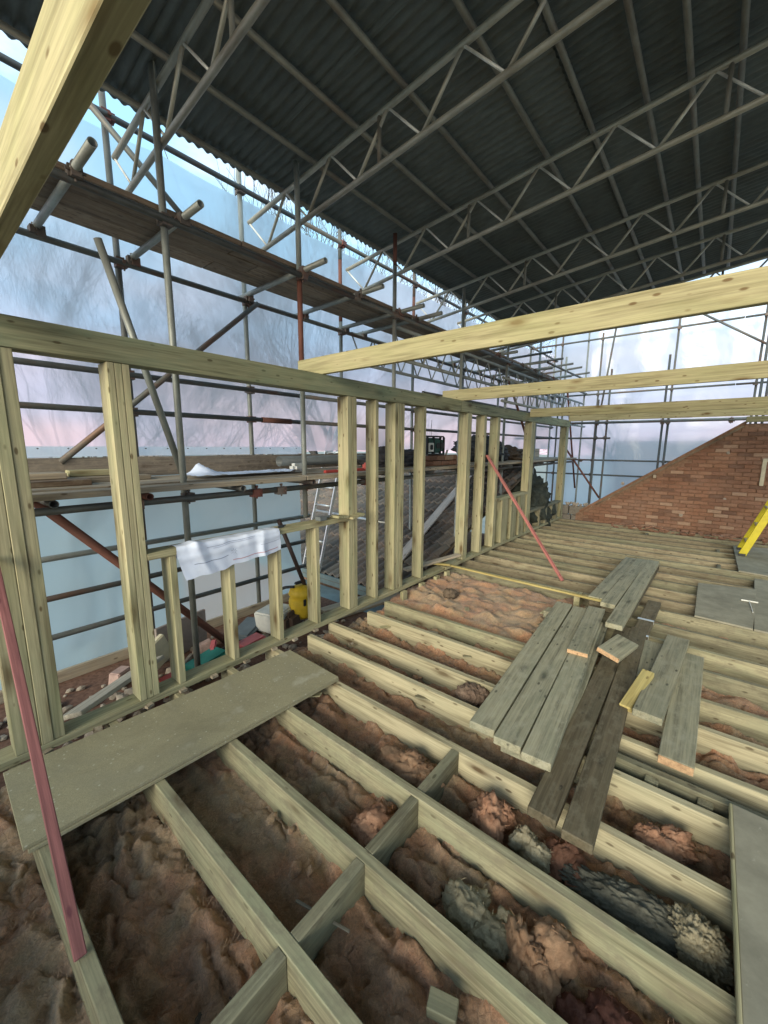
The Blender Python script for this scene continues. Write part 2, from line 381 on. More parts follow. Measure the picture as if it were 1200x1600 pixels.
def sheetm(name, tint, tr=.20, rf=.50):
    m = bpy.data.materials.new(name); m.use_nodes = True; n, l = m.node_tree.nodes, m.node_tree.links; n.clear()
    o = n.new('ShaderNodeOutputMaterial')
    t = n.new('ShaderNodeBsdfTransparent'); t.inputs[0].default_value = (.94, .97, 1, 1)
    r = n.new('ShaderNodeBsdfRefraction'); r.inputs['Color'].default_value = (.95, .97, 1, 1); r.inputs['Roughness'].default_value = .32; r.inputs['IOR'].default_value = 1.13
    d = n.new('ShaderNodeBsdfTranslucent'); d.inputs[0].default_value = tint + (1,)
    e = n.new('ShaderNodeBsdfDiffuse'); e.inputs[0].default_value = tint + (1,)
    gl = n.new('ShaderNodeBsdfGlossy'); gl.inputs['Roughness'].default_value = .25
    tcx = n.new('ShaderNodeTexCoord'); nz_ = n.new('ShaderNodeTexNoise'); nz_.inputs['Scale'].default_value = 1.3; nz_.inputs['Detail'].default_value = 6
    nz_.inputs['Distortion'].default_value = .8
    l.new(tcx.outputs['Object'], nz_.inputs['Vector'])
    bp = n.new('ShaderNodeBump'); bp.inputs['Strength'].default_value = .35; bp.inputs['Distance'].default_value = .06; l.new(nz_.outputs[0], bp.inputs['Height'])
    for q in (e, gl, d): l.new(bp.outputs[0], q.inputs['Normal'])
    mr = n.new('ShaderNodeMapRange'); mr.inputs['To Min'].default_value = tr * .45; mr.inputs['To Max'].default_value = tr * 1.5
    l.new(nz_.outputs[0], mr.inputs[0])
    def mixs(f, a, b):
        q = n.new('ShaderNodeMixShader')
        if isinstance(f, float): q.inputs[0].default_value = f
        else: l.new(f, q.inputs[0])
        l.new(a.outputs[0], q.inputs[1]); l.new(b.outputs[0], q.inputs[2]); return q
    s1 = mixs(.35, d, e); s2 = mixs(rf, s1, r); s3 = mixs(mr.outputs[0], s2, t); s4 = mixs(.04, s3, gl)
    l.new(s4.outputs[0], o.inputs[0]); return m
P_SHEET = sheetm('translucent_sheeting', (.55, .67, .78), .14, .48); P_SHEETF = sheetm('end_sheeting', (.50, .63, .76), .09, .38); P_SHEETL = sheetm('thick_sheeting', (.52, .66, .68), .05, .25)
def bark(name, c):
    m = NT(name, .9, 0, .1); n = m.noise(m.coords((4, 4, 1)), 4, 5, .6)
    m.base(m.ramp(n, (.3, tuple(x * .6 for x in c)), (.7, c))); return m.m
P_BARK = bark('winter_bark', (.13, .12, .11))
def field():
    m = NT('meadow', .95, 0, .1); n = m.noise(m.coords((1, 1, 1)), .6, 6, .6)
    m.base(m.ramp(n, (.3, (.24, .25, .22)), (.7, (.31, .31, .28)))); return m.m
P_FIELD = field()

# ------------------------------------------------------------------ the setting
def grid(name, x0, x1, y0, y1, z, mat, n=1, kind='structure'):
    v = [(x0 + (x1 - x0) * i / n, y0 + (y1 - y0) * j / n, z) for j in range(n + 1) for i in range(n + 1)]
    f = [(j * (n + 1) + i, j * (n + 1) + i + 1, (j + 1) * (n + 1) + i + 1, (j + 1) * (n + 1) + i) for j in range(n) for i in range(n)]
    o = link(name, pydata(name, v, f), mat); o['kind'] = kind; return o
grid('ground', -400, 400, -400, 400, -5.6, P_FIELD, 8)
def sbox(name, x0, x1, y0, y1, z0, z1, mat):
    bm = bmesh.new(); box_bm(bm, ((x0 + x1) / 2, (y0 + y1) / 2, (z0 + z1) / 2), (x1 - x0, y1 - y0, z1 - z0))
    o = link(name, bm_me(bm, name), mat); o['kind'] = 'structure'; return o
sbox('ceiling_below', -2.80, 4.2, -3.4, 10.15, -.30, -.235, P_PLASTER)
sbox('eaves_ledge', -4.03, -2.82, -3.4, 3.3, -.50, -.25, P_RUBBLE)
sbox('lower_house_wall', -3.95, 4.1, -3.3, 10.1, -5.6, -.52, P_MORTAR)

# ------------------------------------------------------------------ floor frame
fl = thing('joist_floor', 'open floor of pale timber joists with short noggings between them', 'floor frame', (0, 4, -.2))
X0, X1 = -2.80, 3.9
JO = [(-1.02, X0, X1, 0), (-.62, X0, X1, 0), (-.22, X0, X1, 0), (.178, X0, X1, 0), (.63, X0, X1, 0), (1.02, X0, X1, 0), (1.41, X0, X1, 0), (1.81, X0, X1, 0)]
jspec = []
for y, a, b, k in JO: jspec.append((y, a, b, y, W_JOIST_LIT if y > 1.7 else W_JOIST))
jspec += [(2.16, -2.66, X1, 2.235, W_JOIST_LIT), (2.47, -2.72, X1, 2.59, W_JOIST_LIT), (2.90, -2.60, X1, 2.955, W_JOIST_LIT), (3.23, -2.64, X1, 3.33, W_JOIST),
          (3.74, -1.05, X1, 3.74, W_JOISTD), (4.12, -1.02, X1, 4.12, W_JOIST), (4.50, -.9, X1, 4.5, W_JOISTD)]
y = 4.92
i = 0
while y < 10.0:
    jspec.append((y + random.uniform(-.015, .015), X0, X1, y, W_JOISTB if i % 3 else W_JOISTD)); y += .385; i += 1
jspec += [(2.33, -.30, 1.2, 2.33, W_JOISTD)]
for i, (ya_, xa, xb, yb, m) in enumerate(jspec):
    dz = random.uniform(-.004, .002)
    if xa < -1 and i > 1:
        bar('joist', (xa, ya_ + .0235, -.1 + dz), (xb, yb + .0235, -.1 + dz), .047, .197, m, fl)
    else:
        bar('joist', (xa, ya_ + .0235, -.1 + dz), (xb, yb + .0235, -.1 + dz), .047, .197, m, fl)
for y0, y1 in ((-.17, .178), (.225, .63), (.677, 1.02), (1.067, 1.41), (1.457, 1.81)):
    blk('nogging', -.975, -.928, y0 + .001, y1 - .001, -.196, -.004, W_JOISTD, fl)
for x in (-.10, .12, .30):
    blk('nogging', x, x + .06, 2.283, 2.329, -.17, -.02, W_JOISTD, fl)
for x0, y0, y1 in ((.9, .225, .63), (.9, 1.067, 1.41), (1.6, 2.0, 2.2), (-.6, 6.1, 6.4), (.2, 7.3, 7.55), (.2, 8.45, 8.7), (-.9, 9.2, 9.45)):
    blk('nogging', x0, x0 + .047, y0, y1, -.19, -.01, W_JOISTD, fl)

# insulation wool laid between the joists
def wool_grid(x0, x1, y0, y1, d, amp):
    nx, ny = int((x1 - x0) / d), int((y1 - y0) / d); v, f = [], []
    for j in range(ny + 1):
        for i in range(nx + 1):
            x, y = x0 + d * i, y0 + d * j
            a = fbm(x * 2.1, y * 2.1, 3.1, 3); b = fbm(x * 7, y * 7, 9, 4); c = noise.turbulence(Vector((x * 13, y * 13, 2)), 4, False)
            wx, wy = x + .05 * b, y + .05 * a
            rd = abs(noise.noise(Vector((wx * 4, wy * 12, 5)))) * 2; rd2 = abs(noise.noise(Vector((wx * 34, wy * 14, 7)))) * 2
            z = -.178 + .034 * a + amp * (.026 * b + .020 * c + .045 * rd + .012 * rd2 + .004 * noise.noise(Vector((x * 90, y * 90, 1))))
            if 3.4 < y < 4.95 and x < -1.0: z += .085 * min(1, (y - 3.4) * 5, (4.95 - y) * 5, (-1.0 - x) * 4 + .2)
            if y < 1.0 and -2.1 < x < -1.0: z -= .03
            if 0.68 < y < 1.02 and x < -.97: z = -.135 + .5 * (z + .135) - .02
            ox = amp * .03 * fbm(x * 8, y * 8, 20, 3); oy = amp * .03 * fbm(x * 8, y * 8, 40, 3)
            v.append((x + ox, y + oy, min(z, -.012)))
    for j in range(ny):
        for i in range(nx):
            a = j * (nx + 1) + i; f.append((a, a + 1, a + nx + 2, a + nx + 1))
    return v, f
v1, f1 = wool_grid(-2.78, 1.3, -.6, 3.3, .0115, 1.0)
v2, f2 = wool_grid(-2.78, 3.8, 3.29, 10.0, .035, .9)
v3, f3 = wool_grid(1.28, 3.8, -.6, 3.33, .06, .8)
vv = v1 + v2 + v3; ff = f1 + [tuple(q + len(v1) for q in t) for t in f2] + [tuple(q + len(v1) + len(v2) for q in t) for t in f3]
wo = link('insulation_wool', pydata('insulation_wool', vv, ff, True), P_WOOL)
tag(wo, 'brownish pink glass wool insulation filling the bays between the joists', 'insulation', kind='stuff')
# loose fibres standing off the wool
bm = bmesh.new()
for k in range(26000):
    x, y = random.uniform(-2.7, .9), random.uniform(-.5, 4.9)
    if random.random() < .5: y = random.uniform(-.4, 2.4)
    a = fbm(x * 2.1, y * 2.1, 3.1, 3); b = fbm(x * 7, y * 7, 9, 4); c = noise.turbulence(Vector((x * 13, y * 13, 2)), 4, False)
    wx, wy = x + .05 * b, y + .05 * a
    rd = abs(noise.noise(Vector((wx * 4, wy * 12, 5)))) * 2; rd2 = abs(noise.noise(Vector((wx * 34, wy * 14, 7)))) * 2
    z = -.178 + .034 * a + .026 * b + .020 * c + .045 * rd + .012 * rd2
    if 3.4 < y < 4.95 and x < -1.0: z += .08
    t = random.uniform(0, 2 * pi); L = random.uniform(.015, .05); w = random.uniform(.0004, .0009)
    dx, dy = cos(t), sin(t); p = Vector((x, y, z))
    q = p + Vector((dx * L * .6, dy * L * .6, random.uniform(.006, .02))); r = q + Vector((dy * L * .5, -dx * L * .5, random.uniform(-.012, .006)))
    s = Vector((-dy * w, dx * w, 0)); vs = [bm.verts.new(k_) for k_ in (p - s, p + s, q + s, q - s, r)]
    bm.faces.new(vs[:4]); bm.faces.new((vs[3], vs[2], vs[4]))
fo = link('wool_fibres', bm_me(bm), lump_mat('pale_fibre', (.28, .18, .12), (.42, .29, .20))); tag(fo, 'loose curled fibres standing off the pink glass wool', 'insulation', kind='stuff')

def wool_z(x, y):
    a = fbm(x * 2.1, y * 2.1, 3.1, 3); b = fbm(x * 7, y * 7, 9, 4); c = noise.turbulence(Vector((x * 13, y * 13, 2)), 4, False)
    wx, wy = x + .05 * b, y + .05 * a
    rd = abs(noise.noise(Vector((wx * 4, wy * 12, 5)))) * 2
    z = -.178 + .034 * a + .026 * b + .020 * c + .045 * rd
    return min(-.02, z + (.08 if 3.5 < y < 4.85 and x < -1.1 else 0))
bm = bmesh.new(); rt = random.Random(5)
BAYS = [(-.16, .17), (.24, .62), (.69, 1.01), (1.08, 1.40), (1.47, 1.80), (1.87, 2.15), (2.3, 2.5), (2.66, 2.88), (3.02, 3.25), (3.45, 4.9), (3.45, 4.9)]
for k in range(170):
    b0, b1 = rt.choice(BAYS); x, y = rt.uniform(-2.6, 1.0), rt.uniform(b0, b1); q = rt.uniform(.010, .026)
    r3 = bmesh.ops.create_icosphere(bm, subdivisions=3 if q > .02 else 2, radius=1); R3 = Matrix.Rotation(rt.uniform(0, 6), 3, 'Z') @ Matrix.Rotation(rt.uniform(-.5, .5), 3, 'X')
    a = rt.uniform(.8, 2.0); cz = wool_z(x, y)
    for v in r3['verts']:
        p = v.co.normalized(); kk = 1 + .5 * noise.fractal(p * 1.7 + Vector((k * 3.3, 0, 0)), .9, 2.1, 4) + .15 * noise.noise(p * 8)
        v.co = R3 @ Vector((p.x * q * a, p.y * q, p.z * q * .6)) * kk + Vector((x, y, cz + q * .15))
me = bpy.data.meshes.new('wool_tufts'); bm.normal_update(); bm.to_mesh(me); bm.free()
for p in me.polygons: p.use_smooth = True
tag(link('wool_tufts', me, P_WOOL), 'torn tufts and crumbs of pink brown wool lying on the insulation', 'insulation', kind='stuff')
def lump(name, label, c, s, mat, seed=0, sub=4, rough=.35, rz=0, cat='insulation', pile=1):
    bm = bmesh.new(); rnd = random.Random(int(seed * 10) + 1)
    for n_ in range(pile):
        if pile == 1: o3, sc3 = Vector((0, 0, 0)), 1.0
        else:
            a = rnd.uniform(0, 2 * pi); q = rnd.random() ** .6 * .75
            o3 = Vector((cos(a) * q * s[0], sin(a) * q * s[1], rnd.uniform(-.25, .45) * (1.1 - q) * s[2])); sc3 = rnd.uniform(.42, .72)
        R3 = Matrix.Rotation(rnd.uniform(0, 6), 3, 'Z') if pile > 1 else Matrix.Identity(3)
        st3 = Vector((rnd.uniform(.8, 1.4), rnd.uniform(.6, 1.1), rnd.uniform(.6, 1.0))) if pile > 1 else Vector((1, 1, 1))
        sm = min(s[0], s[1]) if pile > 1 else 1
        sd_ = seed + n_ * 7.7
        r3 = bmesh.ops.create_icosphere(bm, subdivisions=sub if pile == 1 else 4, radius=1)
        for v in r3['verts']:
            p = v.co.normalized()
            k = 1 + rough * .55 * noise.fractal(p * 1.5 + Vector((sd_, 0, 0)), 1.0, 2.1, 3) + rough * .9 * abs(noise.noise(p * 2.6 + Vector((sd_, 4, 0)))) + .35 * abs(noise.noise(p * 6 + Vector((0, sd_, 0)))) + .16 * abs(noise.noise(p * 14)) + .05 * noise.noise(p * 30)
            if pile > 1: v.co = R3 @ Vector((p.x * sm * st3.x, p.y * sm * st3.y, p.z * s[2] * st3.z * 1.3)) * k * sc3 + o3
            else: v.co = Vector((p.x * s[0], p.y * s[1], p.z * s[2])) * k
    if pile > 1:      # loose fibres on the wad
        vs = [v.co.copy() for v in bm.verts]
        for n_ in range(120 * pile):
            p = rnd.choice(vs); d = Vector((rnd.gauss(0, 1), rnd.gauss(0, 1), abs(rnd.gauss(0, .8)))).normalized(); e = Vector((rnd.gauss(0, 1), rnd.gauss(0, 1), rnd.gauss(0, 1))).normalized()
            w = d.cross(e).normalized() * rnd.uniform(.0005, .0013); L = rnd.uniform(.008, .028)
            q1 = p + d * L * .6 + e * L * .2; q2 = q1 + (d * .3 + e).normalized() * L * .5
            t = [bm.verts.new(x) for x in (p - w, p + w, q1 + w, q1 - w, q2)]
            bm.faces.new(t[:4]); bm.faces.new((t[3], t[2], t[4]))
    bm.normal_update()
    me = bpy.data.meshes.new(name); bm.to_mesh(me); bm.free()
    for p in me.polygons: p.use_smooth = True
    o = link(name, me, mat, None, Matrix.Translation(c) @ Matrix.Rotation(rz, 4, 'Z'))
    return tag(o, label, cat)
lump('wool_clump', 'bright salmon tuft of glass wool beside the first nogging right of the dark planks', (-.66, 1.62, -.10), (.12, .10, .085), L_PINK, 3, 5, .6, pile=6)
lump('wool_clump', 'pale grey white wad of wool just right of the salmon tuft', (-.44, 1.60, -.10), (.10, .09, .07), L_WHITE, 11, 5, .5, pile=6)
lump('wool_clump', 'dark rust red wad of wool under the ends of the dark planks', (-.30, 1.62, -.13), (.09, .09, .06), lump_mat('rust_wool', (.19, .09, .06), (.29, .15, .10)), 5, 4, .5, pile=6)
lump('wool_roll', 'charcoal roll of old insulation lying in the bay at lower right', (-.06, 1.62, -.12), (.22, .085, .06), L_GREY, 8, 6, .30, .1, pile=1)
lump('wool_roll', 'pale stone coloured end of the charcoal insulation roll', (.14, 1.65, -.115), (.085, .09, .07), L_WHITE, 21, 6, .30, pile=1)
lump('wool_clump', 'orange tan tuft of wool at bottom centre between two near joists', (-.28, 1.20, -.10), (.15, .10, .075), L_TAN, 14, 5, .6, .5, pile=6)
lump('wool_clump', 'whitish ragged wool left of the orange tan tuft', (-.47, 1.24, -.12), (.16, .10, .06), L_WHITE, 17, 5, .7, pile=6)
lump('wool_clump', 'deep red brown wad of wool right of the orange tan tuft', (-.08, 1.18, -.12), (.11, .11, .07), lump_mat('maroon_wool', (.14, .06, .045), (.22, .10, .075)), 19, 5, .5, pile=6)
lump('wool_clump', 'folded pink batt in the bay right of the dark planks', (.02, 2.03, -.10), (.15, .11, .07), L_PINK, 24, 5, .55, pile=6)
lump('wool_clump', 'dusty pink batt crumpled in the bay left of the plank stack end', (-1.12, 1.62, -.10), (.17, .11, .07), lump_mat('dusty_wool', (.32, .18, .11), (.42, .27, .17)), 27, 5, .5, pile=6)
lump('wool_clump', 'rounded pinkish batt beside the nogging in the third bay', (-1.06, 1.22, -.11), (.10, .10, .06), L_PINK, 31, 5, .5, pile=6)
lump('wool_clump', 'brown wad of wool against the joist left of the grey plank ends', (-1.16, 2.43, -.08), (.11, .09, .07), lump_mat('brown_wool', (.19, .13, .10), (.28, .20, .15)), 33, 5, .5, pile=6)
lump('wool_clump', 'dark brown clod sitting on the filled insulation area', (-2.2, 3.95, -.02), (.08, .07, .05), lump_mat('clod', (.10, .08, .06), (.2, .15, .11)), 35, 4, .5, pile=6)
bar('timber_sliver', (-.86, .86, -.10), (-1.10, .80, -.105), .012, .006, W_SCAF).update_tag()
tag(bpy.data.objects['timber_sliver'], 'thin pale sliver of wood in the dark near bay', 'wood offcut')
o = bar('green_block', (-.53, .89, -.10), (-.44, .92, -.10), .06, .04, W_JOISTD); tag(o, 'small square timber block lying on wool at bottom centre', 'wood offcut')

# ------------------------------------------------------------------ stud wall
XW0, XW1 = -2.832, -2.690
sw = thing('stud_wall', 'pale green treated timber stud wall with a window opening on the left', 'stud wall', (-2.74, 4, 0))
blk('sole_plate', XW0, XW1, -1.2, 4.6, .002, .048, W_STUD, sw)
blk('sole_plate', XW0, XW1, 4.62, 10.1, .002, .048, W_STUD, sw)
blk('top_plate', XW0 + .02, XW1 + .004, -1.2, 4.9, 2.150, 2.300, W_PLATE, sw)
blk('top_plate', XW0 + .02, XW1 + .004, 4.905, 10.12, 2.150, 2.298, W_PLATE, sw)
def stud(y0, y1, z0=.05, z1=2.148, ply=1, m=None):
    w = (y1 - y0) / ply
    for k in range(ply):
        off = .0235 + random.uniform(-.002, .003)
        bar('stud', (XW0 + .0475 + off, y0 + w * (k + .5), z0), (XW0 + .0475 + off, y0 + w * (k + .5), z1), .139, w - .0016, m or W_STUD, sw)
stud(-.62, -.573); stud(.210, .425, ply=4); stud(.812, .930, ply=3)
SILL = .963
for a in (1.060, 1.472, 1.891, 2.309): stud(a, a + .046, .05, SILL)
blk('window_sill_rail', XW0, XW1, .932, 2.733, SILL + .002, SILL + .046, W_STUD, sw)
stud(2.735, 2.86, ply=2); stud(3.14, 3.19); stud(3.46, 3.63, ply=3); stud(4.01, 4.065)
stud(5.10, 5.22, ply=2); stud(5.62, 5.705); stud(6.10, 6.20, ply=2); stud(7.62, 7.82, ply=3); stud(9.88, 10.08, ply=2)
blk('window_sill_rail', XW0, XW1, 6.21, 7.61, .80, .846, W_STUD, sw)
for a in (6.45, 6.85, 7.25): stud(a, a + .25, .05, .798, 1)
blk('window_sill_rail', XW0, XW1, 7.83, 9.87, .40, .446, W_JOISTD, sw)
for a in (8.4, 8.8, 9.2, 9.55): stud(a, a + .09, .05, .398, 1, W_JOISTD)
for y0, x in ((3.62, -2.66), (4.0, -2.66), (4.35, -2.66), (4.62, -2.665)):
    bar('packing_stub', (x, y0, -.16), (x, y0, .0), .045, .09, W_STUD, sw)
for k in range(9):
    y0 = .35 + k * .24 + random.uniform(-.05, .05)
    bm = bmesh.new(); box_bm(bm, (0, 0, 0), (.03, .045, .018))
    o = link('packing_shim', bm_me(bm), W_SCAF, sw, Matrix.Translation((-2.672, y0, .009)) @ Matrix.Rotation(random.uniform(-.4, .4), 4, 'Z'))
# torn timber lip on the king stud beside the window
bm = bmesh.new()
for (x, y, z, sx, sy, sz, r) in ((-2.66, 2.80, 1.012, .10, .17, .02, .12), (-2.70, 2.63, 1.022, .10, .14, .022, -.1)):
    box_bm(bm, (x, y, z), (sx, sy, sz), Matrix.Rotation(r, 4, 'X'))
tag(link('packing_wedge', bm_me(bm), W_STUD), 'pale timber wedges at the right end of the window sill rail', 'timber wedge')
bm = bmesh.new(); box_bm(bm, (-2.735, 2.42, 1.03), (.07, .08, .035)); rod_bm(bm, (-2.735, 2.47, 1.035), (-2.735, 2.52, 1.035), .014, n=10)
tag(link('bolt_clamp', bm_me(bm), P_GREY), 'small grey clamp sitting on the window sill rail', 'clamp')
bm = bmesh.new(); box_bm(bm, (0, 0, 0), (.02, .05, .018)); box_bm(bm, (0, .03, .006), (.012, .03, .01))
tag(link('pencil_stub', bm_me(bm), P_BLACK, None, Matrix.Translation((-2.74, 1.98, 1.02))), 'tiny black object on the sill rail right of the drawing', 'small tool')

# ------------------------------------------------------------------ ceiling beams
for y0, ht, lab in ((.26, .147, 'nearest ceiling beam crossing the top left corner overhead'), (2.43, .147, 'long pale ceiling beam crossing the middle, the longest one seen whole'),
                (4.95, .147, 'second pale ceiling beam beyond the long middle one'), (7.45, .145, 'third ceiling beam just above the end of the stud wall'),
                (9.90, .13, 'farthest ceiling beam running to the top of the brick gable')):
    zb_ = 2.225 if y0 == 7.45 else (2.272 if y0 == 9.90 else 2.302)
    xb_ = -2.82 - (.2 if y0 < 7 else -.14)
    if y0 == 9.90: xb_ = -2.66
    o = bar('ceiling_beam', (xb_, y0 + .0235, zb_ + ht / 2), (4.0, y0 + .0235, zb_ + ht / 2), .047, ht, W_BEAM)
    tag(o, lab, 'timber beam', 'treated ceiling beams resting on the stud wall')
o = bar('wall_plate', (.38, 9.99, 2.21), (3.9, 9.99, 2.21), .09, .10, W_PLATE); tag(o, 'timber wall plate on top of the brick gable at right', 'timber beam')

# ------------------------------------------------------------------ boards and planks on the joists
def prism(name, pts, z0, z1, mat, parent=None):
    c = sum((Vector(p) for p in pts), Vector((0, 0))) / len(pts)
    e = Vector(pts[1]) - Vector(pts[0]); a = math.atan2(e.y, e.x)
    bm = bmesh.new(); R = Matrix.Rotation(-a, 2)
    q = [R @ (Vector(p) - c) for p in pts]
    lo = [bm.verts.new((p.x, p.y, -(z1 - z0) / 2)) for p in q]; hi = [bm.verts.new((p.x, p.y, (z1 - z0) / 2)) for p in q]
    bm.faces.new(lo[::-1]); bm.faces.new(hi)
    n = len(q)
    for i in range(n): bm.faces.new((lo[i], lo[(i + 1) % n], hi[(i + 1) % n], hi[i]))
    bmesh.ops.bevel(bm, geom=list(bm.edges), offset=.0015, segments=1, affect='EDGES')
    return link(name, bm_me(bm, name), mat, parent, Matrix.Translation((c.x, c.y, (z0 + z1) / 2)) @ Matrix.Rotation(a, 4, 'Z'))
tag(prism('chipboard_sheet', [(-2.025, .150), (-1.935, 1.850), (-2.505, 1.850), (-2.600, .165)], .003, .020, P_CHIP), 'lower of two narrow chipboard sheets under the stud wall', 'chipboard')
tag(prism('chipboard_sheet', [(-2.035, .135), (-1.930, 1.842), (-2.512, 1.858), (-2.620, .150)], .0225, .0405, P_CHIP), 'upper of two long tan chipboard sheets lying beside the stud wall', 'chipboard')
def plank(name, a, b, w, h, z, mat, label, cat='plank', group=None, z2=None, end=None):
    z2 = z if z2 is None else z2
    d = (Vector(b + (z2,)) - Vector(a + (z,))).normalized()
    o = bar(name, a + (z + h / 2,), b + (z2 + h / 2,), w, h, mat, None, .004)
    if end:
        p = Vector(a + (z + h / 2,)); bar('cut_end', p - d * .0055, p - d * .0012, w * .97, h * .94, end, o, 0)
    return tag(o, label, cat, group)
G1 = 'grey planks stacked across the joists'
plank('plank', (-.87, 1.96), (-1.035, 4.22), .150, .047, .052, W_GREY, 'left grey plank of the near stack of three', group=G1)
plank('plank', (-.707, 1.93), (-.867, 4.20), .150, .047, .053, W_GREY, 'middle grey plank of the near stack of three', group=G1)
plank('plank', (-.545, 1.915), (-.700, 3.95), .150, .047, .052, W_GREY, 'right grey plank of the near stack of three', group=G1)
plank('plank', (-.84, 2.02), (-1.02, 4.0), .14, .047, .003, W_GREY, 'lower left plank hidden under the near grey stack')
plank('plank', (-.60, 1.965), (-.745, 4.0), .30, .047, .002, W_GREY, 'lower wide plank under the right of the near grey stack')
plank('plank', (-.655, 3.17), (-.735, 4.22), .150, .030, .1005, W_GREY, 'short cut plank on top of the near stack with an orange sawn end', end=W_END)
plank('plank', (-.80, 4.46), (-.755, 6.46), .135, .047, .1, W_GREY, 'left plank of the far grey stack', group=G1)
plank('plank', (-.665, 4.35), (-.62, 6.48), .135, .047, .101, W_GREY, 'middle plank of the far grey stack', group=G1)
plank('plank', (-.525, 3.85), (-.49, 6.50), .135, .047, .102, W_GREY, 'right plank of the far grey stack, longest of the three', group=G1)
for k, x in enumerate((-.79, -.655, -.52)):
    plank('plank', (x, 4.45 - k * .1), (x + .04, 6.4), .13, .047, .052, W_DARK, 'lower %s plank of the far stack' % ('left', 'middle', 'right')[k])
blk('packer', -.87, -.47, 4.5, 4.6, .001, .051, W_DARK); tag(bpy.data.objects['packer'], 'short packer under the near end of the far stack', 'wood offcut')
plank('plank', (-.43, 1.66), (-.47, 4.1), .125, .047, .004, W_DARK, 'left of the two long dark wet planks in the middle')
plank('plank', (-.275, 1.64), (-.36, 4.15), .125, .047, .006, W_DARK, 'right of the two long dark wet planks in the middle')
plank('plank', (-.145, 2.70), (-.07, 4.05), .155, .047, .052, W_GREY, 'thick short grey plank right of the dark planks')
plank('plank', (.018, 2.43), (.033, 3.88), .158, .047, .004, W_GREY, 'short grey plank at right with an orange sawn end', end=W_END)
plank('plank', (-.225, 3.25), (-.225, 3.95), .15, .030, .012, W_GREY, 'small square grey board behind the thick short plank')
plank('offcut', (-.43, 3.235), (-.415, 3.62), .165, .035, .118, W_GREY, 'short grey offcut tipped over the edge of the near stack', end=W_END)
bpy.data.objects['offcut'].rotation_euler.rotate_axis('X', radians(12)); bpy.data.objects['offcut'].rotation_euler.rotate_axis('Z', radians(-9))
plank('stick', (-.265, 2.76), (-.195, 3.20), .075, .035, .03, W_YEL, 'bright yellowish wood stick propped in the gap between planks', z2=.10)
plank('batten', (-2.93, 4.70), (-.66, 4.43), .042, .022, .055, W_YEL, 'long yellow batten lying across the filled insulation bay', z2=.12)
plank('batten', (-3.0, 4.45), (-2.62, 4.62), .045, .022, .085, W_YEL, 'short yellow batten by the foot of the stud wall')
plank('loose_board', (-2.96, 4.05), (-2.70, 5.0), .10, .03, .08, W_SCAF, 'short weathered board leaning through the foot of the stud wall', z2=.13)
blk('timber_block', -1.19, -1.05, 4.06, 4.20, -.05, .02, W_GREY); tag(bpy.data.objects['timber_block'], 'small square grey block beside the yellow batten', 'wood offcut')
blk('timber_block', -1.02, -.96, 4.52, 4.66, -.03, .10, W_STUD); tag(bpy.data.objects['timber_block.001'], 'short upright block at the corner of the far grey stack', 'wood offcut')
plank('plank', (-.345, 3.95), (-.33, 5.05), .12, .04, .004, W_DARK, 'dark low plank tucked right of the far grey stack')
for k_, y_ in enumerate((4.02, 4.42)):
    bm = bmesh.new(); box_bm(bm, (-.342, y_, .047), (.13, .035, .003)); box_bm(bm, (-.276, y_, .03), (.003, .035, .035))
    tag(link('metal_strap', bm_me(bm), M_ALU), ('near' if k_ == 0 else 'far') + ' of the two bright metal straps over the dark low plank', 'metal strap')
# panels on the right
tag(prism('floor_panel', [(.02, 4.93), (.455, 4.90), (.565, 6.36), (.015, 6.20)], .004, .022, P_PANEL), 'grey panel lying on joists in front of the yellow ladder', 'panel')
tag(prism('floor_panel', [(.462, 4.90), (1.6, 4.85), (1.6, 6.9), (.575, 6.9)], .003, .021, P_PANEL), 'grey panel at right edge next to the brown sawn edge', 'panel')
tag(prism('floor_panel', [(.43, 7.2), (1.9, 7.0), (1.9, 9.6), (.42, 9.0)], .004, .022, P_PANEL), 'grey brown panel under the foot of the yellow ladder', 'panel')
tag(prism('floor_panel', [(.245, 1.1), (1.2, 1.1), (1.2, 2.26), (.245, 2.32)], .004, .026, P_PANEL), 'scuffed grey green panel at lower right corner', 'panel')
plank('batten', (.238, 1.1), (.238, 2.31), .012, .03, .004, W_STUD, 'thin pale batten along the edge of the lower right panel')
bm = bmesh.new(); rod_bm(bm, (-.07, 0, 0), (.07, .01, 0), .008, n=8); rod_bm(bm, (0, 0, 0), (.01, -.36, -.006), .004, n=8)
tag(link('white_tool', bm_me(bm), P_WHITE, None, Matrix.Translation((.47, 5.75, .034))), 'white T shaped tool lying on the joint of the right panels', 'hand tool')
# scraps
for k in range(18):
    if k < 10: x, y = random.uniform(-2.4, -1.1), random.uniform(1.5, 3.2)
    else: x, y = random.uniform(-1.9, -.9), random.uniform(3.6, 4.9)
    z = -.075 if k < 10 else -.02
    o = bar('wood_scrap', (x, y, z), (x + random.uniform(-.1, .1), y + random.uniform(-.09, .09) + .02, z + random.uniform(-.02, .03)), random.uniform(.02, .05), .010, random.choice((W_SCAF, W_STUD, W_JOISTD)))
    tag(o, 'small wood scrap lying on the insulation between joists', 'wood offcut', 'wood scraps on the insulation')

# battens bracing the wall
o = bar('brace_batten', (-1.44, .186, .012), (-2.675, .243, 1.14), .036, .020, W_PINKD); tag(o, 'crimson pink batten propping the stud wall at far left', 'batten')
o = bar('brace_batten', (-1.325, 5.22, .004), (-2.675, 5.72, 1.56), .045, .024, W_PINK); tag(o, 'salmon pink batten propping the stud wall in the middle', 'batten')

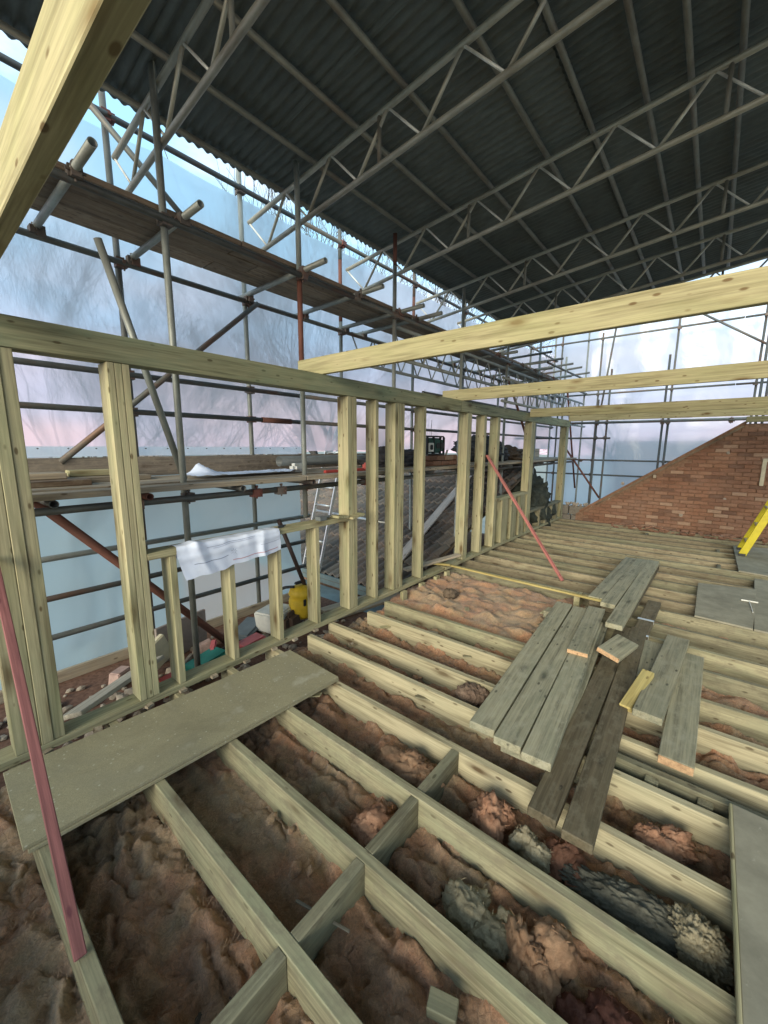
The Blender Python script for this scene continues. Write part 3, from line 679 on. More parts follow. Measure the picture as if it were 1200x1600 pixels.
# ------------------------------------------------------------------ scaffold on the left
XI, XO = -3.10, -4.0
YS = [-1.0, .1, 1.37, 2.54, 3.95, 5.6, 7.3, 9.0, 10.9, 12.9]
sc_ = thing('scaffold', 'grey tube scaffold standing outside the stud wall on the left', 'scaffold', (-3.55, 5, -.36))
bm = bmesh.new()
box_bm(bm, (0, 0, 0), (.075, .06, .065)); box_bm(bm, (.0, .045, 0), (.05, .03, .07)); rod_bm(bm, (-.05, .035, 0), (.05, .035, 0), .008, n=6)
rod_bm(bm, (0, .02, -.05), (0, .02, .055), .007, n=6); rod_bm(bm, (0, .02, .045), (0, .02, .062), .013, n=6)
CPL = bm_me(bm, 'coupler'); CPL_A = CPL.copy(); CPL_A.materials.append(M_CLAMP); CPL_B = CPL.copy(); CPL_B.materials.append(M_CLAMPR)
def coupler(p, parent, red=False):
    r = Matrix.Rotation(random.choice((0, pi / 2, pi, -pi / 2)) + random.uniform(-.1, .1), 4, 'Z') @ Matrix.Rotation(random.choice((0, pi / 2)), 4, 'Y')
    link('coupler', CPL_B if red else CPL_A, None, parent, Matrix.Translation(p) @ r)
tops = {1.37: 4.72, 2.54: 4.35, 3.95: 4.12, 5.6: 3.98, 7.3: 3.9, 9.0: 3.9, 10.9: 3.9, 12.9: 4.9, .1: 4.6, -1.0: 4.6}
topo = {1.37: 4.48, 2.54: 4.42, 3.95: 4.40, 5.6: 4.5, 7.3: 4.45, 9.0: 4.45, 10.9: 4.8, 12.9: 4.95, .1: 4.5, -1.0: 4.5}
for i, y in enumerate(YS):
    zb = -.25 if y < 3 else -5.6
    if y == 2.54:
        tube('standard', (XI, y, .98), (XI, y, 2.32), M_TUBE, sc_); tube('standard', (XI, y, 2.325), (XI, y, 3.2), M_RUST, sc_); tube('standard', (XI, y, 3.205), (XI, y, tops[y]), M_TUBE, sc_)
    elif y == 3.95:
        tube('standard', (XI, y, zb), (XI, y, 3.75), M_TUBE, sc_); tube('standard', (XI, y, 3.755), (XI, y, tops[y] - .03), M_RUST, sc_, .0236)
    else:
        tube('standard', (XI, y, zb), (XI, y, tops[y]), M_TUBE, sc_)
    zo = -.25 if y < 2.6 else -5.6
    if y in (3.95, 5.6):
        tube('standard', (XO, y, zo), (XO, y, 3.3), M_TUBE, sc_); tube('standard', (XO, y, 3.305), (XO, y, 4.05), M_RUST, sc_); tube('standard', (XO, y, 4.055), (XO, y, topo[y]), M_TUBED, sc_)
    else: tube('standard', (XO, y, zo), (XO, y, topo[y]), M_TUBE if i % 2 else M_TUBED, sc_)
def run(x, z, y0, y1, m, par=sc_, step=4.8, name='ledger'):
    y = y0
    while y < y1 - .05:
        e = min(y + step, y1); tube(name, (x, y, z), (x, e - .004, z), m, par); y = e
for z, m in ((4.225, M_TUBED), (3.17, M_TUBED), (2.28, M_TUBED), (1.97, M_TUBED)): run(XO + .052, z, -1.6, 13.0, m)
for z in (.478, .155): run(XO + .052, z, -1.6, 3.3, M_TUBED)
run(XO + .052, .8, -1.6, 3.3, M_TUBE)
run(XI + .052, 3.20, -1.6, 13.0, M_TUBED)
run(XI + .12, 1.300, -1.6, 12.0, M_TUBED)
run(XI + .052, 2.28, 7.2, 13.0, M_TUBE); run(XO + .052, 1.28, -1.6, 12, M_TUBED)
run(XO - .06, 2.62, 6, 13.0, M_TUBED)
for y in YS:
    for z in (4.225, 3.17, 2.28, 1.97): coupler((XO + .03, y, z), sc_, z > 4 and y in (1.37, 3.95))
    coupler((XI + .03, y, 3.20), sc_); coupler((XI + .05, y, 1.30), sc_, y in (2.54, 3.95))
for y in (1.0, 1.9, 2.15, 3.3): coupler((XI + .12, y, 1.29), sc_, y in (1.9, 3.3))
coupler((XO + .06, 1.22, 2.22), sc_); coupler((XO + .06, 1.22, 2.14), sc_)
o = tube('joint_sleeve', (XO + .052, 2.65, 1.97), (XO + .052, 3.05, 1.97), M_RUST, sc_, .031)
# transoms of the upper lift poke out towards the roof space
for y, x in ((.86, -2.70), (1.48, -2.79), (2.545, -2.75), (3.28, -2.72), (3.99, -2.71), (4.34, -2.69), (5.1, -2.7), (5.9, -2.7), (6.8, -2.72), (7.9, -2.6), (8.6, -2.7), (9.8, -2.65), (10.6, -2.7), (11.4, -2.65)):
    tube('transom', (x, y, 3.255), (XO - .12, y - .02, 3.225), M_TUBE, sc_); coupler((XI + .06, y, 3.235), sc_); coupler((XO + .06, y, 3.2), sc_)
for y in (.55, 1.05, 1.75, 2.5, 3.3, 3.9, 4.6, 5.5, 6.4, 7.3, 8.2, 9.1, 10.0, 11.0):
    tube('transom', (-2.93 + random.uniform(-.03, .05), y, 1.345), (XO - .1, y, 1.345), M_RUST if y == 1.05 else M_TUBED, sc_)
# diagonal braces
tube('brace', (XI - .07, .984, 2.977), (XI - .05, 1.40, 1.43), M_TUBE, sc_)
tube('brace', (XO + .11, .80, 1.55), (XO + .11, 2.62, 3.16), M_TUBED, sc_)
tube('brace', (XO + .11, 1.15, 4.27), (XO + .11, 2.35, 3.34), M_TUBED, sc_)
tube('brace', (XI - .2, .50, 1.36), (XI - .2, 1.75, -.12), M_RUST, sc_, .03)
tube('brace', (XI - .2, 2.36, .95), (XI - .2, 2.72, .05), M_BRN, sc_, .022)
tube('brace', (XI, 11.2, 3.1), (XI, 12.7, .5), M_RUST, sc_); tube('brace', (XI - .1, 7.6, 3.0), (XI - .1, 9.4, 1.3), M_RUST, sc_)
# lattice girders under the upper lift
def girder(name, p0, p1, depth, parent, m, pitch=.42, r=.0242, updir=(0, 0, 1), mlace=None):
    """two chords and zigzag lacing; the chords and each lace are meshes of their own"""
    p0, p1, up = Vector(p0), Vector(p1), Vector(updir)
    g = tube(name, p0, p1, m, parent, r)
    tube('upper_chord', p0 + up * depth, p1 + up * depth, m, g, r)
    L = (p1 - p0).length; n = max(2, int(L / pitch)); d = (p1 - p0) / n
    for i in range(n):
        a = p0 + d * i; b = p0 + d * (i + .5); c = p0 + d * (i + 1)
        yield_ = ((a + up * depth, b) if i % 1 == 0 else (a, b)), (b, c + up * depth)
        for e_, (q, w) in enumerate(yield_):
            tube('lacing', q, w, m if (e_ and mlace) else (mlace or m), g, r * (.62 if (e_ and mlace) else .42))
    return g
girder('lattice_girder', (XO + .05, 4.1, 2.82), (XO + .05, 9.0, 2.82), .36, sc_, M_TUBE)
girder('lattice_girder', (XI - .06, 4.0, 2.76), (XI - .06, 11.0, 2.76), .36, sc_, M_TUBE)
girder('lattice_girder', (XI + .06, 7.0, 2.50), (XI + .06, 12.6, 2.50), .4, sc_, M_TUBE)

# platforms
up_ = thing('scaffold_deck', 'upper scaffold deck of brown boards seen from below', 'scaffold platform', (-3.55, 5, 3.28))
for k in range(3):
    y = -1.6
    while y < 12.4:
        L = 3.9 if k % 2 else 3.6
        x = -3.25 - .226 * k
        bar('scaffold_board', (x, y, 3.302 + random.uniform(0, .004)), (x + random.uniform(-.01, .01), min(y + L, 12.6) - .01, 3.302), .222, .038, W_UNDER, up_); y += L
lo_ = thing('scaffold_deck', 'lower scaffold deck of pale boards just outside the window opening', 'scaffold platform', (-3.5, 4, 1.38))
for k, x in enumerate((-2.965, -3.28, -3.51, -3.74)):
    y = -1.2 + .37 * k
    while y < 11.5:
        L = 3.9 if k % 2 else 3.6; w = .15 if k == 0 else .222
        bar('scaffold_board', (x, y, 1.391 + random.uniform(0, .003)), (x, min(y + L, 11.8) - .01, 1.391), w, .038, W_SCAF, lo_); y += L
bar('toe_board', (-3.90, -1.2, 1.50), (-3.90, 3.3, 1.50), .038, .17, W_TOE, lo_); bar('toe_board', (-3.90, 3.31, 1.50), (-3.90, 5.6, 1.50), .038, .17, W_TOE, lo_)
bar('toe_board', (-3.92, 7.6, 1.52), (-3.92, 11.8, 1.52), .038, .24, W_SCAF, lo_)
GB = 'loose boards lying on the lower scaffold deck'
for a, b, w, h, z, m, lab in (((-3.45, -.3), (-3.42, .85), .2, .038, 1.412, W_BROWN, 'dark board end on the lower scaffold deck at far left'),
    ((-3.6, .2), (-3.62, 1.3), .2, .038, 1.412, W_SCAF, 'pale loose board on the deck seen left of the window post'),
    ((-3.62, -.2), (-3.58, .75), .2, .04, 1.452, W_SCAF, 'upper loose board stacked at far left of the deck'),
    ((-3.72, .80), (-3.70, 1.25), .14, .045, 1.452, W_STUD, 'short yellow timber offcut on the deck behind the window post')):
    plank('loose_board', a, b, w, h, z, m, lab, 'plank', GB)

# ------------------------------------------------------------------ far scaffold
fs = thing('scaffold', 'far scaffold grid standing beyond the brick gable', 'scaffold', (-1.5, 12.3, -5.6))
for x, zt in ((-3.8, 4.98), (-2.74, 4.82), (-1.03, 5.3), (.57, 5.4), (2.2, 5.4), (3.6, 5.4)):
    tube('standard', (x, 12.9, -5.6), (x, 12.9, zt), M_TUBED, fs)
for x, zt in ((-2.46, 2.9), (-2.22, 3.63), (-1.04, 3.82), (-.93, 2.4), (.60, 5.3), (.70, 5.3), (2.3, 3.8)):
    tube('standard', (x, 11.7, -5.6), (x, 11.7, zt), M_TUBED, fs)
for z in (4.66, 3.17, 1.32, .90):
    tube('ledger', (-4.6, 12.84, z), (.2, 12.84, z + .01), M_TUBED, fs); tube('ledger', (.21, 12.84, z + .01), (3.8, 12.84, z), M_TUBED, fs)
    for x in (-3.8, -2.74, -1.03, .57): coupler((x, 12.86, z), fs)
tube('ledger', (-3.2, 11.64, 2.31), (2.9, 11.64, 2.29), M_TUBED, fs); tube('ledger', (-3.4, 11.76, 2.33), (2.9, 11.76, 2.33), M_TUBE, fs)
tube('ledger', (-4.9, 11.64, 1.93), (-2.1, 11.64, 1.92), M_TUBED, fs)
tube('brace', (-.605, 12.8, 4.9), (.9, 12.8, 3.83), M_TUBED, fs); tube('brace', (-2.42, 12.8, 4.9), (-2.66, 12.8, 2.3), M_TUBED, fs)
tube('brace', (-3.12, 11.6, 1.62), (-2.22, 11.6, .38), M_RUST, fs)
for x in (-2.46, -2.22, -1.04, -.93, .2): 
    coupler((x, 11.68, 2.31), fs); coupler((x, 11.68, 1.93 if x < -2 else 2.27), fs)
for y in (7.9, 8.8, 9.6, 10.4, 11.2, 12.0):
    tube('transom', (-2.8, y, 3.62 + random.uniform(-.05, .05)), (-4.1, y, 3.58), M_TUBED, fs)
for x in (-3.9, -3.1): tube('ledger', (x, 9.5, 3.55), (x, 13, 3.6), M_TUBED, fs)

# ------------------------------------------------------------------ scaffold roof
SL = .105
def rz_(x, z0=4.15): return z0 + SL * (x + 3.0)
rf = thing('scaffold_roof', 'dark corrugated temporary roof carried on lattice tube beams', 'temporary roof', (0, 3, 3.7))
XE = 5.2
for y in (-1.5, 0.0, 1.40, 2.60, 4.02, 5.60, 6.93, 8.25):
    zb = 3.70
    g = girder('lattice_beam', (-3.95, y, zb + SL * (-.95)), (XE, y, zb + SL * (XE + 3.0)), .34, rf, M_BRONZE, .58, .0215, (0, 0, 1), M_LACE)
    for x in (-2.2, -.2, 1.8): tube('tie', (x, y, zb + SL * (x + 3)), (x, y, zb + SL * (x + 3) + .34), M_PURL, g, .016)
for x in (-3.42, -2.95, -2.45, -1.98, -1.45, -1.08, -.70, -.43, -.15, .35, .8, 1.3, 1.9, 2.5, 3.1, 3.7, 4.3, 5.0):
    tube('purlin', (x, -2.2, rz_(x, 4.10)), (x, 8.45, rz_(x, 4.10)), M_PURL, rf, .021)
# corrugated sheet: ripples run down the slope
def corr(w, L, p=.0762, a=.0115):
    n = int(w / p * 6); v, f = [], []
    for i in range(n + 1):
        y = w * i / n; z = a * cos(2 * pi * y / p)
        v += [(0, y, z), (L, y, z + 0)]
    for i in range(n): f.append((2 * i, 2 * i + 1, 2 * i + 3, 2 * i + 2))
    return pydata('roof_sheet', v, f, True)
CS = corr(.95, 2.4); CS.materials.append(M_ROOF)
tilt = Matrix.Rotation(-math.atan(SL), 4, 'Y')
for j in range(12):
    for i in range(4):
        x = -3.52 + 2.2 * i; y = -2.3 + .9 * j; z = rz_(x, 4.135) + .006 * (i) + .004 * (j % 2)
        link('roof_sheet', CS, None, rf, Matrix.Translation((x, y, z + .012 * (i % 2))) @ tilt @ Matrix.Rotation(random.uniform(-.004, .004), 4, 'Z'))

# ------------------------------------------------------------------ plastic sheeting
def sheet(name, p0, p1, z0, z1, mat, label, nx=80, nz_=26, amp=.05, seed=0):
    p0, p1 = Vector(p0), Vector(p1); d = (p1 - p0); nrm = Vector((d.y, -d.x, 0)).normalized(); L = d.length; v, f = [], []
    for j in range(nz_ + 1):
        for i in range(nx + 1):
            s, t = i / nx, j / nz_
            w = amp * fbm(s * L * .7 + seed, t * 2.2, seed, 4) + .025 * abs(sin(s * L * 1.3)) * sin(pi * t) + .012 * fbm(s * L * 3 + t * 4, t * 3 - s * L, seed, 3)
            sag = -.03 * abs(sin(s * L * 2.4 + seed)) if j == nz_ else 0
            p = p0 + d * s + nrm * w; v.append((p.x, p.y, z0 + (z1 - z0) * t + sag))
    for j in range(nz_):
        for i in range(nx):
            a = j * (nx + 1) + i; f.append((a, a + 1, a + nx + 2, a + nx + 1))
    return tag(link(name, pydata(name, v, f, True), mat), label, 'plastic sheeting')
XS = -4.10
sheet('plastic_sheet', (XS, -1.7, 0), (XS, 13.3, 0), 1.62, 4.24, P_SHEET, 'long translucent sheet hung on the upper left scaffold', 170, 30, .05, 1)
sheet('plastic_sheet', (XS, -1.7, 0), (XS, 3.28, 0), -.32, 1.60, P_SHEETL, 'pale blue green sheet below the lower deck, behind the window opening', 70, 24, .05, 4)
sheet('plastic_sheet', (XS, 13.3, 0), (4.0, 13.3, 0), -.4, 5.6, P_SHEETF, 'translucent sheet closing the far end beyond the brick gable', 100, 60, .06, 8)
# clear corrugated strip above the toe board
bm = bmesh.new(); prev = None
for i in range(900):
    y = -1.7 + i * .0056; x = -4.03 + .0003 * cos(2 * pi * y / .03)
    a, b = bm.verts.new((x, y, 1.590)), bm.verts.new((x, y, 1.672))
    if prev: bm.faces.new((prev[0], a, b, prev[1]))
    prev = (a, b)
strip = link('plastic_strip', bm_me(bm, smooth=True), sheetm('milky_strip', (.92, .96, 1.0), .02, .04)); tag(strip, 'milky white strip fixed along the back of the lower deck', 'plastic strip')
for i in range(24):
    bm = bmesh.new(); rod_bm(bm, (0, 0, 0), (.012, 0, 0), .006, n=6)
    link('fixing', bm_me(bm), P_GREY, strip, Matrix.Translation((-4.02, -1.2 + i * .19, 1.655)))

# ------------------------------------------------------------------ neighbouring tiled roof
TS = .33; TY0, TZ0 = 4.05, -.31
tr = thing('tiled_roof', 'grey brown tiled roof seen through the studs, sloping up and away', 'roof', (-4.5, 4.05, -.31))
ang = math.atan(TS)
v, f = [], []
def prof(u):    # double roll tile, 0.3 m wide
    t = (u / .15) % 1.0
    return .052 * max(0, cos((t - .5) * pi / .62)) if abs(t - .5) < .31 else 0.0
N = 12
for row, (yy, lift) in enumerate(((0, .040), (.40, .0))):
    for i in range(N + 1): v.append((.302 * i / N, yy, lift + prof(.302 * i / N)))
for i in range(N + 1): v.append((.302 * i / N, 0, .040 + prof(.302 * i / N) - .034))
for i in range(N):
    f.append((i, i + 1, N + 2 + i, N + 1 + i)); f.append((2 * (N + 1) + i, 2 * (N + 1) + i + 1, i + 1, i))
TM = pydata('tile', v, f); TM.materials.append(P_TILE)
rot = Matrix.Rotation(ang, 4, 'X')
rows = 15; cnt = 0
tl = []
for r in range(rows):
    for c in range(24):
        x = -3.05 - .30 * c - .30; s = .345 * r
        tl.append((x, TY0 + s * cos(ang), TZ0 + s * sin(ang)))
tl.sort(key=lambda p: (Vector(p) - CAM).length)
bmr = bmesh.new()
for k, p in enumerate(tl):
    M = Matrix.Translation((p[0], p[1] , p[2])) @ rot @ Matrix.Rotation(random.uniform(-.012, .012), 4, 'Z') @ Matrix.Translation((0, 0, random.uniform(0, .004)))
    if k < 295: link('tile', TM, None, tr, M)
    else:
        t = TM.copy(); t.transform(M); bmr.from_mesh(t); bpy.data.meshes.remove(t)
rest = link('tile_field', bm_me(bmr), P_TILE, tr); rest['kind'] = 'stuff'
bm = bmesh.new(); E_ = 5.2
box_bm(bm, (0, 0, 0), (7.6, E_ + .1, .03), None)
link('roof_deck', bm_me(bm), W_BROWN, tr, Matrix.Translation((-6.85, TY0 + E_ / 2 * cos(ang), TZ0 + E_ / 2 * sin(ang) - .04)) @ rot)
bar('gutter_board', (-3.06, TY0 - .03, TZ0 - .05), (-8, TY0 - .03, TZ0 - .05), .04, .14, P_FLASH, tr)
sbox('wing_wall', -10.5, -3.08, 4.15, 9.1, -5.6, -.45, P_MORTAR)
blk('lead_flat', -5.0, -2.83, 3.3, 4.0, -.50, -.46, P_FLASH); tag(bpy.data.objects['lead_flat'], 'blue green leaden flat at the foot of the tiled roof', 'flat roof')
plank('roof_plank', (-3.50, 4.45), (-4.1, 7.9), .15, .03, TZ0 + (4.45 - TY0) * TS + .075, W_PLK, 'pale pinkish plank lying up the slope of the tiled roof', z2=TZ0 + (7.9 - TY0) * TS + .075)
def ladder(name, label, p0, side, upv, L, w, nr, m, r=.022, cat='ladder'):
    p0, side, upv = Vector(p0), Vector(side).normalized(), Vector(upv).normalized()
    t = thing(name, label, cat, p0)
    for s in (-.5, .5): bar('stile', p0 + side * w * s, p0 + side * w * s + upv * L, r * 1.1, r * 2.2, m, t, .002)
    for i in range(nr):
        q = p0 + upv * (L * (i + .6) / nr); tube('rung', q - side * w * .5, q + side * w * .5, m, t, r * .65)
    return t
ladder('ladder', 'aluminium ladder leaning up in front of the tiled roof beside the sheeting corner', (-4.78, 4.0, -.26), (1, 0, 0), (.03, .26, 1), 2.6, .38, 9, M_ALU)
tube('white_tube', (-5.05, 4.35, .62), (-3.35, 4.35, .60), M_ALU, None, .02); tag(bpy.data.objects['white_tube'], 'thin white tube lying level in front of the tiled roof', 'tube')
bar('pale_post', (-3.6, 4.72, .55), (-3.6, 4.72, 1.36), .05, .03, W_SCAF); tag(bpy.data.objects['pale_post'], 'short pale upright lath above the tiled roof between the studs', 'post')

# ------------------------------------------------------------------ brick pier and radio on the deck end
def bricks(parent, x0, x1, z0, z1, y, n_max=300, cut=None, yd=.1, seed=3, mat=P_BRICK):
    rnd = random.Random(seed); lst = []
    z = z0; r = 0
    while z < z1:
        x = x0 - (.1125 if r % 2 else 0)
        while x < x1:
            if cut is None or cut(x, z): lst.append((x, z))
            x += .225
        z += .075; r += 1
    return lst
BM_ = box_me(.215, .1, .065, .005)
BRK = BM_.copy(); BRK.materials.append(P_BRICK)
bp = thing('brick_pier', 'low pier of rough brown bricks under the radio', 'brick pier', (-3.22, 5.1, 1.41))
for r in range(2):
    for c in range(5):
        link('brick', BRK, None, bp, Matrix.Translation((-3.15 + random.uniform(-.008, .008), 4.78 + .225 * c + (.11 if r % 2 else 0), 1.446 + .075 * r)) @ Matrix.Rotation(pi / 2 + random.uniform(-.03, .03), 4, 'Z'))
bm = bmesh.new(); box_bm(bm, (-3.245, 5.25, 1.487), (.09, 1.15, .148)); link('mortar_core', bm_me(bm), P_RUBBLE, bp)
ra = thing('site_radio', 'dark green square site radio standing on the brick pier', 'radio', (-3.22, 5.02, 1.566), None, radians(-8))
ra.scale = (.8, .8, .84)
def rb(name, c, s, mat, b=.012, par=None):
    bm = bmesh.new(); box_bm(bm, (0, 0, 0), s); bmesh.ops.bevel(bm, geom=list(bm.edges), offset=b, segments=2, affect='EDGES')
    par = par or ra
    o = link(name, bm_me(bm), mat); o.parent = par; o.location = c; return o
rb('body', (0, 0, .16), (.20, .44, .26), P_GREEN, .03)
for y in (-.23, -.06, .13, .23): rb('roll_bar', (.09, y, .16), (.05, .03, .30), P_BLACK, .01)
rb('top_rail', (.03, 0, .315), (.16, .46, .025), P_BLACK, .01); rb('bottom_rail', (.03, 0, .012), (.2, .46, .022), P_BLACK, .008)
rb('dial_frame', (.107, -.14, .13), (.02, .14, .15), P_WHITE, .008); rb('dial', (.12, -.14, .13), (.015, .075, .085), P_BLACK, .01)
for y in (.05, .18):
    bm = bmesh.new(); rod_bm(bm, (.10, y, .16), (.116, y, .16), .05, n=20); o = link('speaker', bm_me(bm), P_BLACK); o.parent = ra
bm = bmesh.new(); rod_bm(bm, (0, -.02, .32), (0, -.02, .60), .003, n=6); o = link('antenna', bm_me(bm), P_BLACK); o.parent = ra

# ------------------------------------------------------------------ brick gable
bg_ = thing('brick_gable', 'rough red brick gable wall with a raking top at the far right', 'brick wall', (.8, 10.4, -.3))
def rake(x): return min(.36 + (x + 2.08) * .725, 2.14)
YB = 10.18
lst = [(x, z) for x, z in bricks(bg_, -2.25, 3.9, -.23, 2.2, YB) if z + .05 < rake(x - .10) and x - .1 > -2.30]
lst.sort(key=lambda p: (Vector((p[0], YB, p[1])) - CAM).length + (6 if p[0] > 1.4 else 0))
bmr = bmesh.new()
for k, (x, z) in enumerate(lst):
    M = Matrix.Translation((x + random.uniform(-.006, .006), YB + .05 + random.uniform(-.016, .010), z + random.uniform(-.004, .004))) @ Matrix.Rotation(random.uniform(-.012, .012), 4, 'Y')
    if k < 298: link('brick', BRK, None, bg_, M)
    else:
        t = BM_.copy(); t.transform(M); bmr.from_mesh(t); bpy.data.meshes.remove(t)
o = link('brick_field', bm_me(bmr), P_BRICK, bg_); o['kind'] = 'stuff'
bm = bmesh.new(); pts = [(-2.42, -.5), (3.95, -.5), (3.95, 2.14), (.375, 2.14), (-2.08, .36), (-2.42, .12)]
a = [bm.verts.new((x, YB + .018, z)) for x, z in pts]; b = [bm.verts.new((x, YB + .24, z)) for x, z in pts]
bm.faces.new(a); bm.faces.new(b[::-1])
for i in range(6): bm.faces.new((a[i], a[(i + 1) % 6], b[(i + 1) % 6], b[i]))
link('mortar_core', bm_me(bm), P_MORTAR, bg_)
bar('raking_coping', (-2.33, YB + .09, .195), (.40, YB + .09, 2.175), .26, .045, plain('brown_verge', (.22, .12, .075), .85, .2, .3, 14), bg_)
bar('raking_lath', (-2.0, YB - .02, .39), (.36, YB - .02, 2.10), .03, .05, W_BROWN, bg_)
blk('joist_stub', -.95, -.90, YB - .10, YB, 1.06, 1.12, W_SCAF, bg_)
for (x, z, s) in ((-1.5, .9, .035), (-.4, .32, .04), (.2, 1.6, .03), (-1.75, .55, .03), (.25, .7, .03)):
    bm = bmesh.new(); bmesh.ops.create_icosphere(bm, subdivisions=2, radius=s)
    for v in bm.verts: v.co = v.co * (1 + .4 * noise.noise(v.co * 40)); v.co.y *= .4
    link('mortar_patch', bm_me(bm), P_STONE, bg_, Matrix.Translation((x, YB, z)))
blk('window_frame', .70, .76, YB - .04, YB, 1.0, 1.5, P_CREAM, bg_); blk('window_frame', .76, 1.4, YB - .04, YB, 1.44, 1.5, P_CREAM, bg_)
# rubble foot of the gable
bmr = bmesh.new()
for k in range(130):
    x = random.uniform(-1.6, 1.2); s = random.uniform(.02, .055)
    r = bmesh.ops.create_icosphere(bmr, subdivisions=1, radius=s)
    for v in r['verts']: v.co = Vector((v.co.x * 1.5, v.co.y, v.co.z * .7)) * random.uniform(.8, 1.2) + Vector((0, 0, 0))
    bmesh.ops.translate(bmr, vec=(x, YB - .08 - random.uniform(0, .22), random.uniform(-.05, .03)), verts=r['verts'])
tag(link('brick_rubble', bm_me(bmr), P_BRICK), 'broken brick rubble at the foot of the gable', 'rubble', kind='stuff')
# unseen wall behind the camera, added to shade the near floor
bk = thing('added_shade_wall', 'low brick wall added behind the viewer to shade the near floor', 'brick wall', (.5, -2.6, -.3))
bmr = bmesh.new()
for (x, z) in bricks(bk, -2.6, 3.9, -.23, 1.0, -2.6):
    t = BM_.copy(); t.transform(Matrix.Translation((x, -2.6, z))); bmr.from_mesh(t); bpy.data.meshes.remove(t)
o = link('brick_field', bm_me(bmr), P_BRICK, bk); o['kind'] = 'stuff'
bm = bmesh.new(); box_bm(bm, (.6, -2.66, .32), (6.7, .14, 1.5)); link('mortar_core', bm_me(bm), P_MORTAR, bk)
sheet('plastic_sheet', (5.4, 13.2, 0), (5.4, -1.7, 0), -.4, 4.3, P_SHEETL, 'unseen sheet added on the right of the loft to cut side light', 60, 20, .06, 15)  # out of view, added to hold back sky light from the right
# block wall at the left of the gable
bw = thing('block_wall', 'low wall of grey blocks between the stud wall end and the gable', 'block wall', (-2.6, 10.35, -.2))
for r in range(2):
    for c in range(2):
        blk('block', -3.0 + c * .42 + (.0 if r else .06), -2.60 + c * .42 + (.0 if r else .06), YB + .02, YB + .12, -.14 + r * .225, .075 + r * .225, P_BLOCK, bw, .008)
bmr = bmesh.new()
for k in range(40):
    r = bmesh.ops.create_icosphere(bmr, subdivisions=1, radius=random.uniform(.02, .05))
    bmesh.ops.translate(bmr, vec=(random.uniform(-3.05, -2.1), YB + .07 + random.uniform(-.05, .06), .32 + random.uniform(0, .04)), verts=r['verts'])
o = link('broken_top', bm_me(bmr), P_STONE, bw); o['kind'] = 'stuff'
lump('rubbish_heap', 'dark heap of torn roofing felt outside the far studs', (-3.35, 8.9, .35), (.55, .7, .62), plain('torn_felt', (.05, .055, .045), .95, .1, .4, 20), 44, 5, .5, 0, 'rubbish heap')
lump('rubbish_heap', 'dark tarpaulin bundle on the deck behind the middle studs', (-3.5, 7.2, 1.62), (.35, .5, .22), plain('dark_tarp', (.035, .04, .045), .6, .3, .3, 14), 45, 5, .4, 0, 'tarpaulin')
lump('rubbish_heap', 'dark rubble sack lying on the lower deck left of the radio', (-3.55, 4.6, 1.50), (.25, .55, .12), plain('dark_sack', (.04, .04, .045), .8, .2, .3, 14), 46, 5, .5, 0, 'sack')
lump('rubbish_heap', 'brown and green debris on the deck beyond the radio', (-3.6, 8.6, 1.5), (.3, .6, .14), plain('debris_brown', (.10, .075, .055), .9, .1, .5, 18), 47, 5, .6, 0, 'debris')
tube('grey_pipe', (-3.62, 2.62, 1.52), (-3.66, 5.4, 1.52), P_GREY, None, .055); tag(bpy.data.objects['grey_pipe'], 'long dark grey plastic pipe lying on the lower deck', 'pipe')

# ------------------------------------------------------------------ drawings
def drape(name, x_in, y0, y1, drop0, drop1, back, mat, label, seed=0, z=1.013, par=None):
    ny, ns = 60, 26; v, f = [], []
    for i in range(ny + 1):
        t = i / ny; y = y0 + (y1 - y0) * t
        drop = drop0 + (drop1 - drop0) * t + (.02 * fbm(t * 5, seed, 0, 2))
        path = back + .10 + drop
        for j in range(ns + 1):
            s = path * j / ns
            if s < back: p = Vector((-2.79 - .004, y, z - (back - s)))
            elif s < back + .10: p = Vector((-2.79 + (s - back), y, z + .004))
            else: p = Vector((x_in, y, z - (s - back - .10)))
            w = .005 * fbm(t * 3 + seed, j * .06, 3, 2) + .010 * abs(((t * 4 + j * .012 + .25) % 1.0) - .5) + .0035 * abs(((t * 9 - j * .05) % 1.0) - .5) + (.006 * max(0, 1 - abs(j - 17) / 2.0))
            w += .020 * max(0, 1 - abs(t - .80) * 14) * (j / ns) + .014 * max(0, 1 - abs(t - .12 - j * .004) * 12)
            if s > back: p += Vector((w + .008, 0, w if s < back + .10 else 0))
            else: p -= Vector((abs(w), 0, 0))
            p.y += .02 * fbm(t * 3, j * .08, seed + 9, 2) + (.06 * (j / ns) ** 2 * (1 - t))
            v.append(p)
    for i in range(ny):
        for j in range(ns):
            a = i * (ns + 1) + j; f.append((a, a + ns + 1, a + ns + 2, a + 1))
    o = link(name, pydata(name, v, f, True), mat)
    return tag(o, label, 'drawing'), v, ns
dr, dv, ns = drape('site_drawing', -2.682, 1.09, 1.92, .235, .17, .10, P_PAPER, 'creased white site drawing draped over the window sill rail', 2)
def ink(pts, w, mat, name='printed_line'):
    """lines printed on the drape: pts are (t, j) positions on its grid"""
    bm = bmesh.new(); prev = None
    for k, (t, j) in enumerate(pts):
        i = int(t * 60); a = dv[i * (ns + 1) + int(j)]; b = dv[i * (ns + 1) + min(ns, int(j) + 1)]
        q = Vector(a) + (Vector(b) - Vector(a)) * (j - int(j)) + Vector((.003, 0, 0)); e = Vector((0, 0, w))
        u, l_ = bm.verts.new(q + e), bm.verts.new(q - e)
        if prev: bm.faces.new((prev[0], u, l_, prev[1]))
        prev = (u, l_)
    link(name, bm_me(bm), mat, dr)
seg = lambda t0, t1, j: [(t0 + (t1 - t0) * k / 24, j) for k in range(25)]
